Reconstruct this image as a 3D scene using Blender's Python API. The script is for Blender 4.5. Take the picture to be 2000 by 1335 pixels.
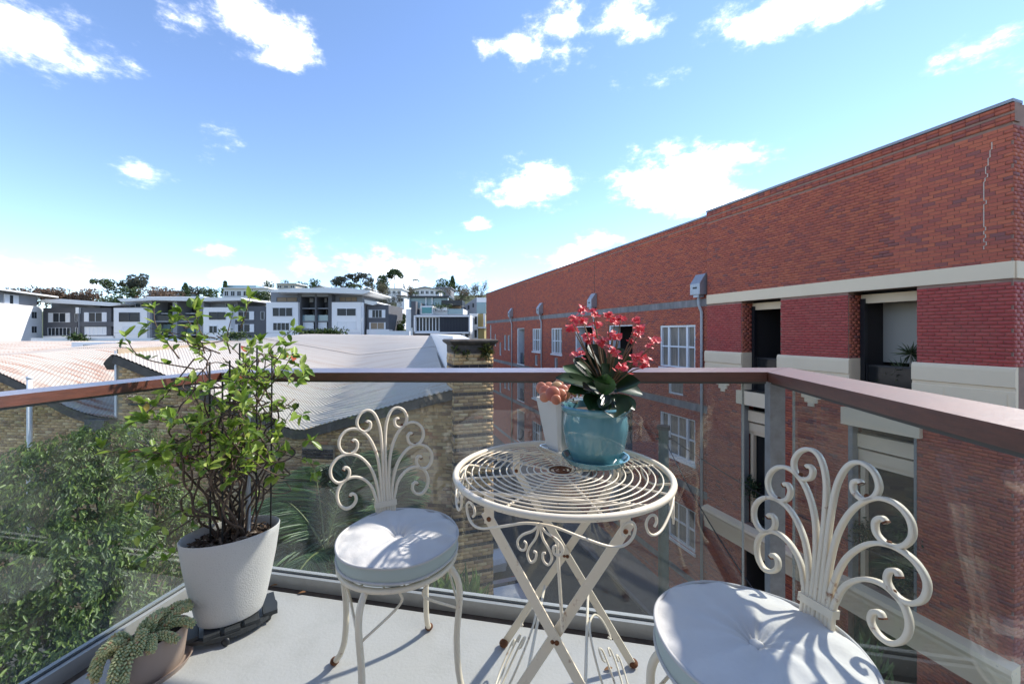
import bpy, math, random
import numpy as np
from mathutils import Vector, Matrix, Euler
R = math.radians
rng = np.random.default_rng(7)
random.seed(7)
scene = bpy.context.scene
for o in list(bpy.data.objects): bpy.data.objects.remove(o)
COL = scene.collection
# ------------------------------------------------------------------ camera
CAM_Z, F = 1.14, 800.0            # eye height above the balcony floor; focal length in photo pixels
cam = bpy.data.cameras.new('camera'); cam.sensor_width = 36; cam.lens = F/2000*36
cam.shift_y = -18.5/2000; cam.clip_start = 0.02; cam.clip_end = 3000
co = bpy.data.objects.new('camera', cam); COL.objects.link(co)
co.location = (0, 0, CAM_Z); co.rotation_euler = (R(90), 0, 0); scene.camera = co
# ------------------------------------------------------------------ light
SUN_EL, SUN_AZ = R(42), R(61)      # azimuth measured from +Y (view direction) towards +X
sun = bpy.data.lights.new('sun', 'SUN'); sun.energy = 2.0; sun.angle = R(1.5); sun.color = (1, .94, .85)
so = bpy.data.objects.new('sun', sun); COL.objects.link(so)
sd = Vector((math.sin(SUN_AZ)*math.cos(SUN_EL), math.cos(SUN_AZ)*math.cos(SUN_EL), math.sin(SUN_EL)))
so.rotation_euler = sd.to_track_quat('Z', 'Y').to_euler(); so.location = (20, 5, 30)
world = bpy.data.worlds.new('World'); scene.world = world; world.use_nodes = True
wt = world.node_tree; wt.nodes.clear()
def wn(t, **k):
    n = wt.nodes.new(t)
    for a, b in k.items(): setattr(n, a, b)
    return n
def wm(op, a, b=None, c=None):
    n = wn('ShaderNodeMath', operation=op)
    for i, v in enumerate((a, b, c)):
        if v is None: continue
        if isinstance(v, (int, float)): n.inputs[i].default_value = v
        else: wt.links.new(v, n.inputs[i])
    return n.outputs[0]
sky = wn('ShaderNodeTexSky', sky_type='NISHITA'); sky.sun_disc = False
sky.sun_elevation = SUN_EL; sky.sun_rotation = SUN_AZ; sky.air_density = 1.0; sky.dust_density = .0; sky.ozone_density = 2.5; sky.altitude = 2200
tc = wn('ShaderNodeTexCoord'); sep = wn('ShaderNodeSeparateXYZ'); wt.links.new(tc.outputs['Generated'], sep.inputs[0])
az = wm('ARCTAN2', sep.outputs[0], sep.outputs[1]); el = wm('ARCSINE', sep.outputs[2])
cmb = wn('ShaderNodeCombineXYZ'); wt.links.new(az, cmb.inputs[0]); wt.links.new(wm('MULTIPLY', el, 1.7), cmb.inputs[1])
def wnoise(scale, detail, rough):
    n = wn('ShaderNodeTexNoise'); n.inputs['Scale'].default_value = scale; n.inputs['Detail'].default_value = detail
    n.inputs['Roughness'].default_value = rough; wt.links.new(cmb.outputs[0], n.inputs['Vector']); return n.outputs['Fac']
nz = wm('MULTIPLY_ADD', wnoise(9, 6, .64), 1.1, 0)
# cumulus clouds: (photo x, photo y, half width, half height, density) turned into sky directions
CL = [(40,60,170,70,1),(480,40,130,70,.95),(545,100,50,32,.8),(1035,362,88,42,1),(1330,345,120,58,1.1),(1395,385,80,34,1),
      (1560,15,190,52,1.1),(1215,42,90,40,.75),(1100,48,60,42,.75),(1035,100,80,36,.6),(430,490,42,17,.8),(760,520,190,36,.55),
      (1110,508,52,22,.9),(1195,467,52,19,.9),(930,437,26,16,.65),(480,540,70,22,.7),(40,535,120,38,.5),(150,552,50,22,.7),(420,285,36,22,.35),
      (250,333,44,16,.3),(1270,153,48,13,.35),(1950,85,70,24,.35),(2010,135,36,28,.4)]
mask = None
pos = wn('ShaderNodeCombineXYZ'); wt.links.new(az, pos.inputs[0]); wt.links.new(el, pos.inputs[1])
for (x, y, w, h, d) in CL:
    a0 = math.atan((x-1000)/F); rr = math.hypot((x-1000)/F, 1); e0 = math.atan((649-y)/F/rr)
    w *= 1.3; h *= 1.3; ra = w/F/(rr*rr); re = h/F/rr/ (1+((649-y)/F/rr)**2)
    v = wn('ShaderNodeVectorMath', operation='MULTIPLY_ADD'); wt.links.new(pos.outputs[0], v.inputs[0]); v.inputs[1].default_value = (1/ra, 1/re, 0); v.inputs[2].default_value = (-a0/ra, -e0/re, 0)
    ln = wn('ShaderNodeVectorMath', operation='LENGTH'); wt.links.new(v.outputs[0], ln.inputs[0])
    m = wm('MULTIPLY_ADD', ln.outputs['Value'], -d, d)
    mask = m if mask is None else wm('MAXIMUM', mask, m)
# same kind of scattered cloud added out of view, also to whiten the fill light
wide = wm('SUBTRACT', wm('MULTIPLY', wm('GREATER_THAN', wm('ABSOLUTE', az), 1.0), nz), .56)
mask = wm('MAXIMUM', mask, wide)
mask = wm('MAXIMUM', mask, -.6)
cl = wm('ADD', mask, wm('MULTIPLY', wm('SUBTRACT', nz, .56), 2.6))
mr = wn('ShaderNodeMapRange', interpolation_type='SMOOTHSTEP'); wt.links.new(cl, mr.inputs[0])
mr.inputs[1].default_value = -.12; mr.inputs[2].default_value = 1.15
mixc = wn('ShaderNodeMix', data_type='RGBA'); wt.links.new(wm('MULTIPLY', wm('POWER', mr.outputs[0], 2.0), .95), mixc.inputs[0])
tint = wn('ShaderNodeMix', data_type='RGBA', blend_type='MULTIPLY'); tint.inputs[0].default_value = 1
wt.links.new(sky.outputs[0], tint.inputs[6]); tint.inputs[7].default_value = (.95, .94, .96, 1)
wt.links.new(tint.outputs[2], mixc.inputs[6]); mixc.inputs[7].default_value = (20, 18.8, 17.4, 1)
bg = wn('ShaderNodeBackground'); bg.inputs[1].default_value = .1; wt.links.new(mixc.outputs[2], bg.inputs[0])
out = wn('ShaderNodeOutputWorld'); wt.links.new(bg.outputs[0], out.inputs[0])
vs = scene.view_settings; vs.view_transform = 'Standard'; vs.look = 'None'; vs.exposure = 1.8; vs.gamma = 1
scene.render.engine = 'CYCLES'
scene.cycles.transparent_max_bounces = 16; scene.cycles.max_bounces = 6; scene.cycles.diffuse_bounces = 4; scene.cycles.glossy_bounces = 3

# ------------------------------------------------------------------ helpers
def at(x, y, Y):
    "point at depth Y seen at photo pixel x, y"
    return Vector(((x-1000)/F*Y, Y, CAM_Z-(y-649)/F*Y))
MATS = {}
def mat(name, col, rough=.7, var=0, vscale=8, bump=0, bscale=40, metal=0, spec=.5, coat=0, island=None, stretch=None, col2=None, thresh=None):
    """procedural material; var: noise amount between col and col2; island: list of (pos,colour) chosen per loose piece"""
    if name in MATS: return MATS[name]
    m = bpy.data.materials.new(name); m.use_nodes = True; nt = m.node_tree; b = nt.nodes['Principled BSDF']
    b.inputs['Roughness'].default_value = rough; b.inputs['Metallic'].default_value = metal
    b.inputs['Specular IOR Level'].default_value = spec; b.inputs['Coat Weight'].default_value = coat
    b.inputs['Base Color'].default_value = (*col, 1)
    tcn = nt.nodes.new('ShaderNodeNewGeometry'); vec = tcn.outputs['Position']
    if stretch:
        mp = nt.nodes.new('ShaderNodeMapping'); mp.inputs['Scale'].default_value = stretch[:3]
        if len(stretch) > 3: mp.inputs['Rotation'].default_value = (0, 0, stretch[3])
        nt.links.new(vec, mp.inputs[0]); vec = mp.outputs[0]
    cur = None
    if island:
        g = nt.nodes.new('ShaderNodeNewGeometry'); oi = nt.nodes.new('ShaderNodeObjectInfo')
        ad = nt.nodes.new('ShaderNodeMath'); ad.operation = 'ADD'; nt.links.new(g.outputs['Random Per Island'], ad.inputs[0]); nt.links.new(oi.outputs['Random'], ad.inputs[1])
        fr = nt.nodes.new('ShaderNodeMath'); fr.operation = 'FRACT'; nt.links.new(ad.outputs[0], fr.inputs[0])
        cr = nt.nodes.new('ShaderNodeValToRGB'); nt.links.new(fr.outputs[0], cr.inputs[0])
        while len(cr.color_ramp.elements) < len(island): cr.color_ramp.elements.new(.5)
        for e, (p, c) in zip(cr.color_ramp.elements, island): e.position = p; e.color = (*c, 1)
        cur = cr.outputs[0]
    if var:
        n = nt.nodes.new('ShaderNodeTexNoise'); n.inputs['Scale'].default_value = vscale; n.inputs['Detail'].default_value = 6; n.inputs['Roughness'].default_value = .65
        nt.links.new(vec, n.inputs['Vector'])
        mx = nt.nodes.new('ShaderNodeMix'); mx.data_type = 'RGBA'
        mrn = nt.nodes.new('ShaderNodeMapRange'); nt.links.new(n.outputs['Fac'], mrn.inputs[0])
        lo, hi = thresh or (.3, .7)
        mrn.inputs[1].default_value = lo; mrn.inputs[2].default_value = hi; mrn.inputs[4].default_value = var
        nt.links.new(mrn.outputs[0], mx.inputs[0])
        if cur: nt.links.new(cur, mx.inputs[6])
        else: mx.inputs[6].default_value = (*col, 1)
        mx.inputs[7].default_value = (*(col2 or [c*.45 for c in col]), 1)
        cur = mx.outputs[2]
    if cur: nt.links.new(cur, b.inputs['Base Color'])
    if bump:
        n = nt.nodes.new('ShaderNodeTexNoise'); n.inputs['Scale'].default_value = bscale; n.inputs['Detail'].default_value = 5
        nt.links.new(vec, n.inputs['Vector']); bp = nt.nodes.new('ShaderNodeBump'); bp.inputs['Strength'].default_value = bump; bp.inputs['Distance'].default_value = .01
        nt.links.new(n.outputs['Fac'], bp.inputs['Height']); nt.links.new(bp.outputs[0], b.inputs['Normal'])
    MATS[name] = m; return m
def leafmat(name, ramp, rough=.45, trans=.35):
    if name in MATS: return MATS[name]
    m = mat(name, ramp[0][1], rough, island=ramp); nt = m.node_tree; b = nt.nodes['Principled BSDF']
    tl = nt.nodes.new('ShaderNodeBsdfTranslucent'); ms = nt.nodes.new('ShaderNodeMixShader'); ms.inputs[0].default_value = trans
    src = b.inputs['Base Color'].links[0].from_socket; nt.links.new(src, tl.inputs[0])
    nt.links.new(b.outputs[0], ms.inputs[1]); nt.links.new(tl.outputs[0], ms.inputs[2])
    nt.links.new(ms.outputs[0], nt.nodes['Material Output'].inputs[0]); return m
def glassmat(name, tint, refl=.04, dirt=.0):
    m = bpy.data.materials.new(name); m.use_nodes = True; nt = m.node_tree; nt.nodes.clear()
    o = nt.nodes.new('ShaderNodeOutputMaterial'); lw = nt.nodes.new('ShaderNodeLayerWeight'); lw.inputs[0].default_value = .5
    pw = nt.nodes.new('ShaderNodeMath'); pw.operation = 'POWER'; pw.inputs[1].default_value = 4.5; nt.links.new(lw.outputs['Facing'], pw.inputs[0])
    ma = nt.nodes.new('ShaderNodeMath'); ma.operation = 'MULTIPLY_ADD'; ma.inputs[1].default_value = .9; ma.inputs[2].default_value = refl; nt.links.new(pw.outputs[0], ma.inputs[0])
    t = nt.nodes.new('ShaderNodeBsdfTransparent'); t.inputs[0].default_value = (*tint, 1)
    g = nt.nodes.new('ShaderNodeBsdfGlossy'); g.inputs['Roughness'].default_value = 0
    mx = nt.nodes.new('ShaderNodeMixShader'); nt.links.new(ma.outputs[0], mx.inputs[0]); nt.links.new(t.outputs[0], mx.inputs[1]); nt.links.new(g.outputs[0], mx.inputs[2])
    sh = mx.outputs[0]
    if dirt:
        d = nt.nodes.new('ShaderNodeBsdfDiffuse'); d.inputs[0].default_value = (.75, .74, .7, 1)
        tcn = nt.nodes.new('ShaderNodeTexCoord'); n = nt.nodes.new('ShaderNodeTexNoise'); n.inputs['Scale'].default_value = 160; n.inputs['Detail'].default_value = 2
        nt.links.new(tcn.outputs['Object'], n.inputs['Vector']); r = nt.nodes.new('ShaderNodeMapRange'); nt.links.new(n.outputs['Fac'], r.inputs[0])
        r.inputs[1].default_value = .735; r.inputs[2].default_value = .78; r.inputs[3].default_value = .02; r.inputs[4].default_value = dirt
        m2 = nt.nodes.new('ShaderNodeMixShader'); nt.links.new(r.outputs[0], m2.inputs[0]); nt.links.new(sh, m2.inputs[1]); nt.links.new(d.outputs[0], m2.inputs[2]); sh = m2.outputs[0]
    nt.links.new(sh, o.inputs[0]); MATS[name] = m; return m

def catmull(P, n=8):
    P = [np.array(p, float) for p in P]; Q = [2*P[0]-P[1]] + P + [2*P[-1]-P[-2]]; out = []
    for i in range(1, len(Q)-2):
        p0, p1, p2, p3 = Q[i-1:i+3]
        for k in range(n):
            t = k/n
            out.append(.5*((2*p1)+(-p0+p2)*t+(2*p0-5*p1+4*p2-p3)*t*t+(-p0+3*p1-3*p2+p3)*t**3))
    out.append(P[-1]); return out
class MB:
    "collects shapes for ONE mesh"
    def __init__(s): s.v = []; s.f = []; s.n = 0
    def add(s, v, f):
        v = np.asarray(v, float).reshape(-1, 3); s.v.append(v); s.f += [tuple(int(i)+s.n for i in q) for q in f]; s.n += len(v); return s
    def box(s, a, b):
        (x0, y0, z0), (x1, y1, z1) = a, b
        return s.add([(x0,y0,z0),(x1,y0,z0),(x1,y1,z0),(x0,y1,z0),(x0,y0,z1),(x1,y0,z1),(x1,y1,z1),(x0,y1,z1)],
                     [(0,3,2,1),(4,5,6,7),(0,1,5,4),(1,2,6,5),(2,3,7,6),(3,0,4,7)])
    def obox(s, o, ax, ay, az):
        "box from corner o with edge vectors"
        o, ax, ay, az = (np.array(q, float) for q in (o, ax, ay, az))
        return s.add([o, o+ax, o+ax+ay, o+ay, o+az, o+ax+az, o+ax+ay+az, o+ay+az], [(0,3,2,1),(4,5,6,7),(0,1,5,4),(1,2,6,5),(2,3,7,6),(3,0,4,7)])
    def prism(s, poly, dv):
        "polygon (3-D points) extruded by dv"
        n = len(poly); P = np.array(poly, float); dv = np.array(dv, float)
        return s.add(np.vstack([P, P+dv]), [tuple(range(n)), tuple(range(2*n-1, n-1, -1))]+[(i, i+n, (i+1) % n+n, (i+1) % n) for i in range(n)])
    def sweep(s, path, prof, up=None, closed=False, scale=None):
        "profile [(a,b)] swept along path; a along side, b along up"
        P = [np.array(p, float) for p in path]; n = len(P); m = len(prof); V = []
        prevN = None
        for i, p in enumerate(P):
            if closed: t = P[(i+1) % n]-P[i-1]
            else: t = P[min(i+1, n-1)]-P[max(i-1, 0)]
            t = t/(np.linalg.norm(t)+1e-12)
            if up is not None: u = np.array(up, float); u = u-t*np.dot(u, t); u /= np.linalg.norm(u)+1e-12
            else:
                if prevN is None:
                    u = np.cross(t, (0, 0, 1) if abs(t[2]) < .9 else (1, 0, 0))
                else: u = prevN-t*np.dot(prevN, t)
                u /= np.linalg.norm(u)+1e-12; prevN = u
            sd_ = np.cross(t, u); k = 1 if scale is None else scale[i]
            for a, b in prof: V.append(p+(sd_*a+u*b)*k)
        Fc = []
        for i in range(n if closed else n-1):
            j = (i+1) % n
            for q in range(m): Fc.append((i*m+q, i*m+(q+1) % m, j*m+(q+1) % m, j*m+q))
        if not closed: Fc += [tuple(range(m-1, -1, -1)), tuple(range((n-1)*m, n*m))]
        return s.add(V, Fc)
    def tube(s, path, r, k=8, closed=False, scale=None):
        return s.sweep(path, [(r*math.cos(2*math.pi*i/k), r*math.sin(2*math.pi*i/k)) for i in range(k)], None, closed, scale)
    def lathe(s, prof, c=(0,0,0), k=40, sx=1, sy=1, rot=0, close=False):
        V = []; m = len(prof)
        for i in range(k):
            a = 2*math.pi*i/k; ca, sa = math.cos(a)*sx, math.sin(a)*sy
            for r, z in prof: V.append((c[0]+r*(ca*math.cos(rot)-sa*math.sin(rot)), c[1]+r*(ca*math.sin(rot)+sa*math.cos(rot)), c[2]+z))
        Fc = [(i*m+j, ((i+1) % k)*m+j, ((i+1) % k)*m+j+1, i*m+j+1) for i in range(k) for j in range(m-1)]
        if close: Fc += [tuple(i*m for i in range(k-1, -1, -1)), tuple(i*m+m-1 for i in range(k))]
        return s.add(V, Fc)
    def ball(s, c, r, sz=(1,1,1), nu=8, nv=6, M=None):
        V = []; 
        for j in range(nv+1):
            ph = math.pi*j/nv
            for i in range(nu):
                th = 2*math.pi*i/nu; q = np.array((math.sin(ph)*math.cos(th)*r*sz[0], math.sin(ph)*math.sin(th)*r*sz[1], math.cos(ph)*r*sz[2]))
                if M is not None: q = M @ q
                V.append(np.array(c)+q)
        return s.add(V, [(j*nu+i, (j+1)*nu+i, (j+1)*nu+(i+1) % nu, j*nu+(i+1) % nu) for j in range(nv) for i in range(nu)])
    def build(s, name, m, parent=None, smooth=False, local=False):
        me = bpy.data.meshes.new(name); V = np.vstack(s.v)
        me.from_pydata(V.tolist(), [], s.f); me.update()
        if smooth: me.polygons.foreach_set('use_smooth', [True]*len(me.polygons))
        o = bpy.data.objects.new(name, me); me.materials.append(m); COL.objects.link(o)
        if parent:
            o.parent = parent
            if parent.type == 'EMPTY' and not local: o.matrix_parent_inverse = Matrix.Translation(-parent.location)
        if smooth == 'auto':
            me.polygons.foreach_set('use_smooth', [True]*len(me.polygons)); md = o.modifiers.new('es', 'EDGE_SPLIT'); md.split_angle = R(35)
        return o
def tag(o, label=None, cat=None, group=None, kind=None):
    for k, v in (('label', label), ('category', cat), ('group', group), ('kind', kind)):
        if v: o[k] = v
    return o
def thing(name, label, cat, loc=(0,0,0), rz=0, group=None):
    o = bpy.data.objects.new(name, None); COL.objects.link(o); o.location = loc; o.rotation_euler = (0, 0, rz); o.empty_display_size = .1
    return tag(o, label, cat, group)
def qmesh(name, V, nper, m, parent=None, smooth=False):
    "mesh of many separate n-gons: V (count*nper,3)"
    V = np.asarray(V, np.float32).reshape(-1, 3); c = len(V)//nper; me = bpy.data.meshes.new(name)
    me.vertices.add(len(V)); me.vertices.foreach_set('co', V.ravel()); me.loops.add(len(V)); me.loops.foreach_set('vertex_index', np.arange(len(V), dtype=np.int32))
    me.polygons.add(c); me.polygons.foreach_set('loop_start', np.arange(0, len(V), nper, dtype=np.int32)); me.polygons.foreach_set('loop_total', np.full(c, nper, np.int32))
    me.update(); me.validate(); me.materials.append(m); o = bpy.data.objects.new(name, me); COL.objects.link(o)
    if parent:
        o.parent = parent
        if parent.type == 'EMPTY': o.matrix_parent_inverse = Matrix.Translation(-parent.location)
    return o
def leaves(P, D, N, L, W, fold=.25):
    "leaf blades: base P, direction D, normal N; each two quads meeting at a folded midrib -> (n*2,4,3)"
    D = D/np.linalg.norm(D, axis=1, keepdims=True); S = np.cross(D, N); S /= np.linalg.norm(S, axis=1, keepdims=True)+1e-9; N = np.cross(S, D)
    L = np.asarray(L).reshape(-1, 1); W = np.asarray(W).reshape(-1, 1)
    a = P; tip = P+D*L-N*L*.12
    l1 = P+D*L*.3+S*W*.46+N*W*fold; r1 = P+D*L*.3-S*W*.46+N*W*fold
    l2 = P+D*L*.68+S*W*.4+N*(W*fold*.8-L*.04); r2 = P+D*L*.68-S*W*.4+N*(W*fold*.8-L*.04)
    return np.stack([a, l1, l2, tip, r2, r1], 1)
def leafmesh(name, q, m, parent=None):
    "blades of two quads meeting at the midrib; each leaf one loose piece"
    q = np.asarray(q, np.float32); n = len(q); V = q.reshape(-1, 3)
    me = bpy.data.meshes.new(name); me.vertices.add(len(V)); me.vertices.foreach_set('co', V.ravel())
    idx = (np.arange(n)[:, None]*6+np.array([0, 1, 2, 3, 0, 3, 4, 5])[None]).astype(np.int32).ravel()
    me.loops.add(len(idx)); me.loops.foreach_set('vertex_index', idx); c = n*2
    me.polygons.add(c); me.polygons.foreach_set('loop_start', np.arange(0, c*4, 4, dtype=np.int32)); me.polygons.foreach_set('loop_total', np.full(c, 4, np.int32))
    me.update(); me.validate(); me.materials.append(m); o = bpy.data.objects.new(name, me); COL.objects.link(o)
    if parent:
        o.parent = parent
        if parent.type == 'EMPTY': o.matrix_parent_inverse = Matrix.Translation(-parent.location)
    return o
def rvec(n): 
    v = rng.normal(size=(n, 3)); return v/np.linalg.norm(v, axis=1, keepdims=True)
# ------------------------------------------------------------------ materials
RED = mat('red_brick', (.3,.09,.06), .85, island=[(0,(.24,.1,.09)),(.07,(.32,.095,.075)),(.28,(.43,.108,.068)),(.55,(.48,.122,.07)),(.85,(.56,.155,.076)),(1,(.44,.108,.068))], var=.35, vscale=.5, col2=(.36,.09,.065), bump=.25, bscale=60)
CRIM = mat('painted_red_brick', (.3,.04,.05), .7, island=[(0,(.38,.048,.044)),(.5,(.44,.055,.05)),(1,(.48,.075,.06))], var=.4, vscale=2, col2=(.38,.12,.09), bump=.3, bscale=50)
YEL = mat('tan_brick', (.4,.27,.15), .9, island=[(0,(.26,.15,.09)),(.15,(.4,.25,.13)),(.45,(.58,.355,.165)),(.75,(.64,.42,.2)),(.92,(.68,.5,.28)),(1,(.48,.2,.09))], var=.5, vscale=.8, col2=(.22,.14,.085), thresh=(.48,.78), bump=.3, bscale=60)
DARKB = mat('dark_brick', (.045,.036,.036), .85, island=[(0,(.03,.025,.025)),(1,(.065,.05,.05))], bump=.3, bscale=60)
MORT = mat('mortar_grey', (.42,.33,.23), .95, var=.5, vscale=3)
MORTR = mat('mortar_red_wall', (.36,.22,.165), .95, var=.5, vscale=3)
CREAM = mat('cream_render', (.86,.69,.48), .8, var=.4, vscale=1.2, col2=(.76,.59,.4), bump=.1)
GREYB = mat('grey_render', (.3,.28,.27), .85, var=.8, vscale=3, col2=(.09,.09,.095), stretch=(1,1,.3))
WHITE = mat('white_paint', (.78,.79,.8), .5, var=.2, vscale=5, col2=(.62,.63,.64))
GALV = mat('galvanised_steel', (.42,.44,.46), .45, metal=.6, var=.5, vscale=9, col2=(.25,.27,.3))
POSTM = mat('galvanised_post', (.34,.36,.38), .5, metal=.5, var=.8, vscale=22, col2=(.22,.22,.21), bump=.1)
DGLASS = mat('dark_window_glass', (.02,.022,.024), .12, spec=.3)
CURT = mat('curtain_glass', (.3,.27,.23), .15, spec=.4, var=.7, vscale=3, col2=(.06,.06,.06), stretch=(4,4,.3))
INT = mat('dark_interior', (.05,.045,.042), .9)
INTL = mat('pale_interior', (.5,.46,.4), .9)
BLACK = mat('black_metal', (.015,.016,.02), .4)
ASPH = mat('asphalt', (.05,.052,.056), .9, var=.5, vscale=1.2, col2=(.03,.03,.033), bump=.3, bscale=200)
STONE = mat('weathered_stone', (.13,.105,.085), .95, var=.9, vscale=6, col2=(.03,.028,.025), bump=.6, bscale=20)
ROOFM = mat('corrugated_zinc_roof', (.49,.445,.39), .7, var=.8, vscale=1.0, col2=(.35,.23,.15), stretch=(.35,5,1,-.9), thresh=(.52,.74))
ROOFR = mat('rusty_corrugated_roof', (.46,.41,.35), .7, var=1, vscale=1.1, col2=(.3,.12,.06), stretch=(.3,3,1,-.85), thresh=(.5,.66))
FASC = mat('weathered_fascia', (.07,.06,.052), .8, var=.7, vscale=6, col2=(.14,.12,.1))

# ------------------------------------------------------------------ ground
GZ = CAM_Z-12.3
g = MB().box((-900,-300,GZ-.5),(900,1500,GZ)).build('ground', mat('ground_earth',(.1,.1,.07),.95,var=.6,vscale=.2)); tag(g,kind='structure')
SD = np.array((-.3142,.9493,0)); SN = np.array((-.9493,-.3142,0)); FO = np.array((11.08,9.0,0))   # street direction, facade normal, facade corner
def fp(u, z, d=0): return FO+SD*u+SN*d+np.array((0,0,CAM_Z+z))
def ux(x): return (14.06/((x-1000)/F+.331)-9.0)/.9493
rd = MB().add([fp(-20,-12.296,14.2), fp(90,-12.296,14.2), fp(90,-12.296,2.0), fp(-20,-12.296,2.0)], [(0,1,2,3)]).build('road', ASPH); tag(rd,kind='structure')
pv = MB().obox(fp(-20,-12.3,2.0), SD*110, -SN*2.2, (0,0,.13)).build('pavement', mat('concrete_path',(.2,.19,.175),.9,var=.5,vscale=2)); tag(pv,kind='structure')
MB().obox(fp(-20,-12.3,2.16), SD*110, -SN*.158, (0,0,.134)).build('kerb', mat('kerb_concrete',(.27,.26,.25),.9,var=.5,vscale=3), pv)

# ------------------------------------------------------------------ bricks
def brick_rects(u0, u1, z0, z1, holes, course=.086, L=.24, j=.01, zoff=0):
    out = []; r0 = math.ceil((z0-zoff)/course-.3); r1 = int((z1-zoff)/course+.05)
    for r in range(r0, r1):
        zb, zt = max(zoff+r*course, z0), zoff+(r+1)*course-j
        if zt > z1+.002: continue
        zm = (zb+zt)/2; iv = [(u0, u1)]
        for (a, b, c, d) in holes:
            if c-.01 < zm < d+.01:
                nv = []
                for (p, q) in iv:
                    if b <= p or a >= q: nv.append((p, q)); continue
                    if a > p: nv.append((p, a))
                    if b < q: nv.append((b, q))
                iv = nv
        off = (L/2 if r % 2 else 0)+(.03 if r % 3 == 0 else 0)
        for (p, q) in iv:
            k = math.floor((p-off)/L)
            while off+k*L < q:
                a, b = max(p+.002, off+k*L), min(q-.002, off+(k+1)*L-j); k += 1
                if b-a > .035: out.append((a, b, zb, zt, r, b-a > L-j-.004 and zt-zb > course-j-.004))
    return out
def bricks(name, rects, pt, m, parent, proud=.012, kind=True, jit=.002):
    "pt(u,z,d)->world; one mesh of five-faced bricks"
    if not rects: return
    mb = []; A = np.array([r[:4] for r in rects]); n = len(A); pr = proud+rng.uniform(-jit, jit, n)
    o = pt(0,0,0); e1 = pt(1,0,0)-o; e2 = pt(0,1,0)-o; e3 = pt(0,0,1)-o
    def c(ui, zi, d): return o+A[:, ui, None]*e1+A[:, zi, None]*e2+(d[:, None] if isinstance(d, np.ndarray) else d)*e3
    V = np.stack([c(0,2,pr), c(1,2,pr), c(1,3,pr), c(0,3,pr), c(0,2,-.002), c(1,2,-.002), c(1,3,-.002), c(0,3,-.002)], 1).reshape(-1, 3)
    fi = np.array([(0,1,2,3),(0,4,5,1),(1,5,6,2),(2,6,7,3),(3,7,4,0)]); idx = (np.arange(n)[:, None, None]*8+fi[None]).astype(np.int32).ravel(); cN = n*5
    me = bpy.data.meshes.new(name); me.vertices.add(len(V)); me.vertices.foreach_set('co', V.astype(np.float32).ravel())
    me.loops.add(len(idx)); me.loops.foreach_set('vertex_index', idx); me.polygons.add(cN)
    me.polygons.foreach_set('loop_start', np.arange(0, cN*4, 4, dtype=np.int32)); me.polygons.foreach_set('loop_total', np.full(cN, 4, np.int32)); me.update(); me.validate()
    me.materials.append(m); ob = bpy.data.objects.new(name, me); COL.objects.link(ob); ob.parent = parent
    if parent.type == 'EMPTY': ob.matrix_parent_inverse = Matrix.Translation(-parent.location)
    if kind: ob['kind'] = 'stuff'
    return ob
def single_bricks(rects, pt, m, parent, course=.086, L=.24, j=.01, proud=.012):
    "full bricks as objects of their own that share one mesh"
    o = pt(0,0,0); e1 = pt(1,0,0)-o; e2 = pt(0,1,0)-o; e3 = pt(0,0,1)-o
    a = L-j; h = course-j; me = bpy.data.meshes.new('brick')
    V = [(0,0,proud),(a,0,proud),(a,h,proud),(0,h,proud),(0,0,-.002),(a,0,-.002),(a,h,-.002),(0,h,-.002)]
    me.from_pydata(V, [], [(0,1,2,3),(0,4,5,1),(1,5,6,2),(2,6,7,3),(3,7,4,0)]); me.update(); me.materials.append(m)
    M = Matrix((( e1[0], e2[0], e3[0]), (e1[1], e2[1], e3[1]), (e1[2], e2[2], e3[2])))
    for r in rects:
        ob = bpy.data.objects.new('brick', me); COL.objects.link(ob); ob.parent = parent
        W = Matrix.Translation(Vector(pt(r[0], r[2], random.uniform(-.002, .002)))) @ M.to_4x4()
        ob.matrix_basis = W
        if parent.type == 'EMPTY': ob.matrix_parent_inverse = Matrix.Translation(-parent.location)
def cells(u0, u1, z0, z1, holes):
    us = sorted({u0, u1, *[min(max(h[i], u0), u1) for h in holes for i in (0, 1)]}); zs = sorted({z0, z1, *[min(max(h[i], z0), z1) for h in holes for i in (2, 3)]})
    for a, b in zip(us, us[1:]):
        for c, d in zip(zs, zs[1:]):
            um, zm = (a+b)/2, (c+d)/2
            if not any(h[0] < um < h[1] and h[2] < zm < h[3] for h in holes): yield a, b, c, d
def fbox(mb, u0, u1, z0, z1, d0, d1, pt=None):
    pt = pt or fp; o = pt(u0, z0, d0); return mb.obox(o, pt(u1, z0, d0)-o, pt(u0, z0, d1)-o, pt(u0, z1, d0)-o)

# ------------------------------------------------------------------ red brick building across the street
red = thing('red_brick_building', 'long red brick warehouse block across the street with cream bands and white windows', 'building', Vector(fp(0,-12.3)))
UN, UE, PJ = 8.72, 45.7, .12       # near bay ends at UN and stands PJ proud
near_holes = [(1.68,3.30,-2.2,1.19),(5.43,7.03,-2.2,1.19),(1.68,3.30,-7.2,-2.7),(5.43,7.03,-7.2,-2.7),(1.68,3.30,-12.3,-8.1),(5.43,7.03,-12.3,-8.1)]
sash_u = [(9.54,11.9),(23.2,25.2),(27.4,29.4)]
log_u = [(14.2,16.6),(18.6,21.0),(31.5,33.6)]
far_holes = []; sash = []; loggia = []; slots = []
for (a, b) in sash_u:
    for (c, d) in ((-1.67,.34),(-5.85,-3.85),(-9.75,-7.9)): sash.append((a,b,c,d))
    slots.append((a+.75,b-.6,-2.9,-1.97))
for (a, b) in log_u:
    for (c, d) in ((-3.05,.42),(-6.6,-3.9),(-10.6,-7.6)): loggia.append((a,b,c,d))
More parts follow.
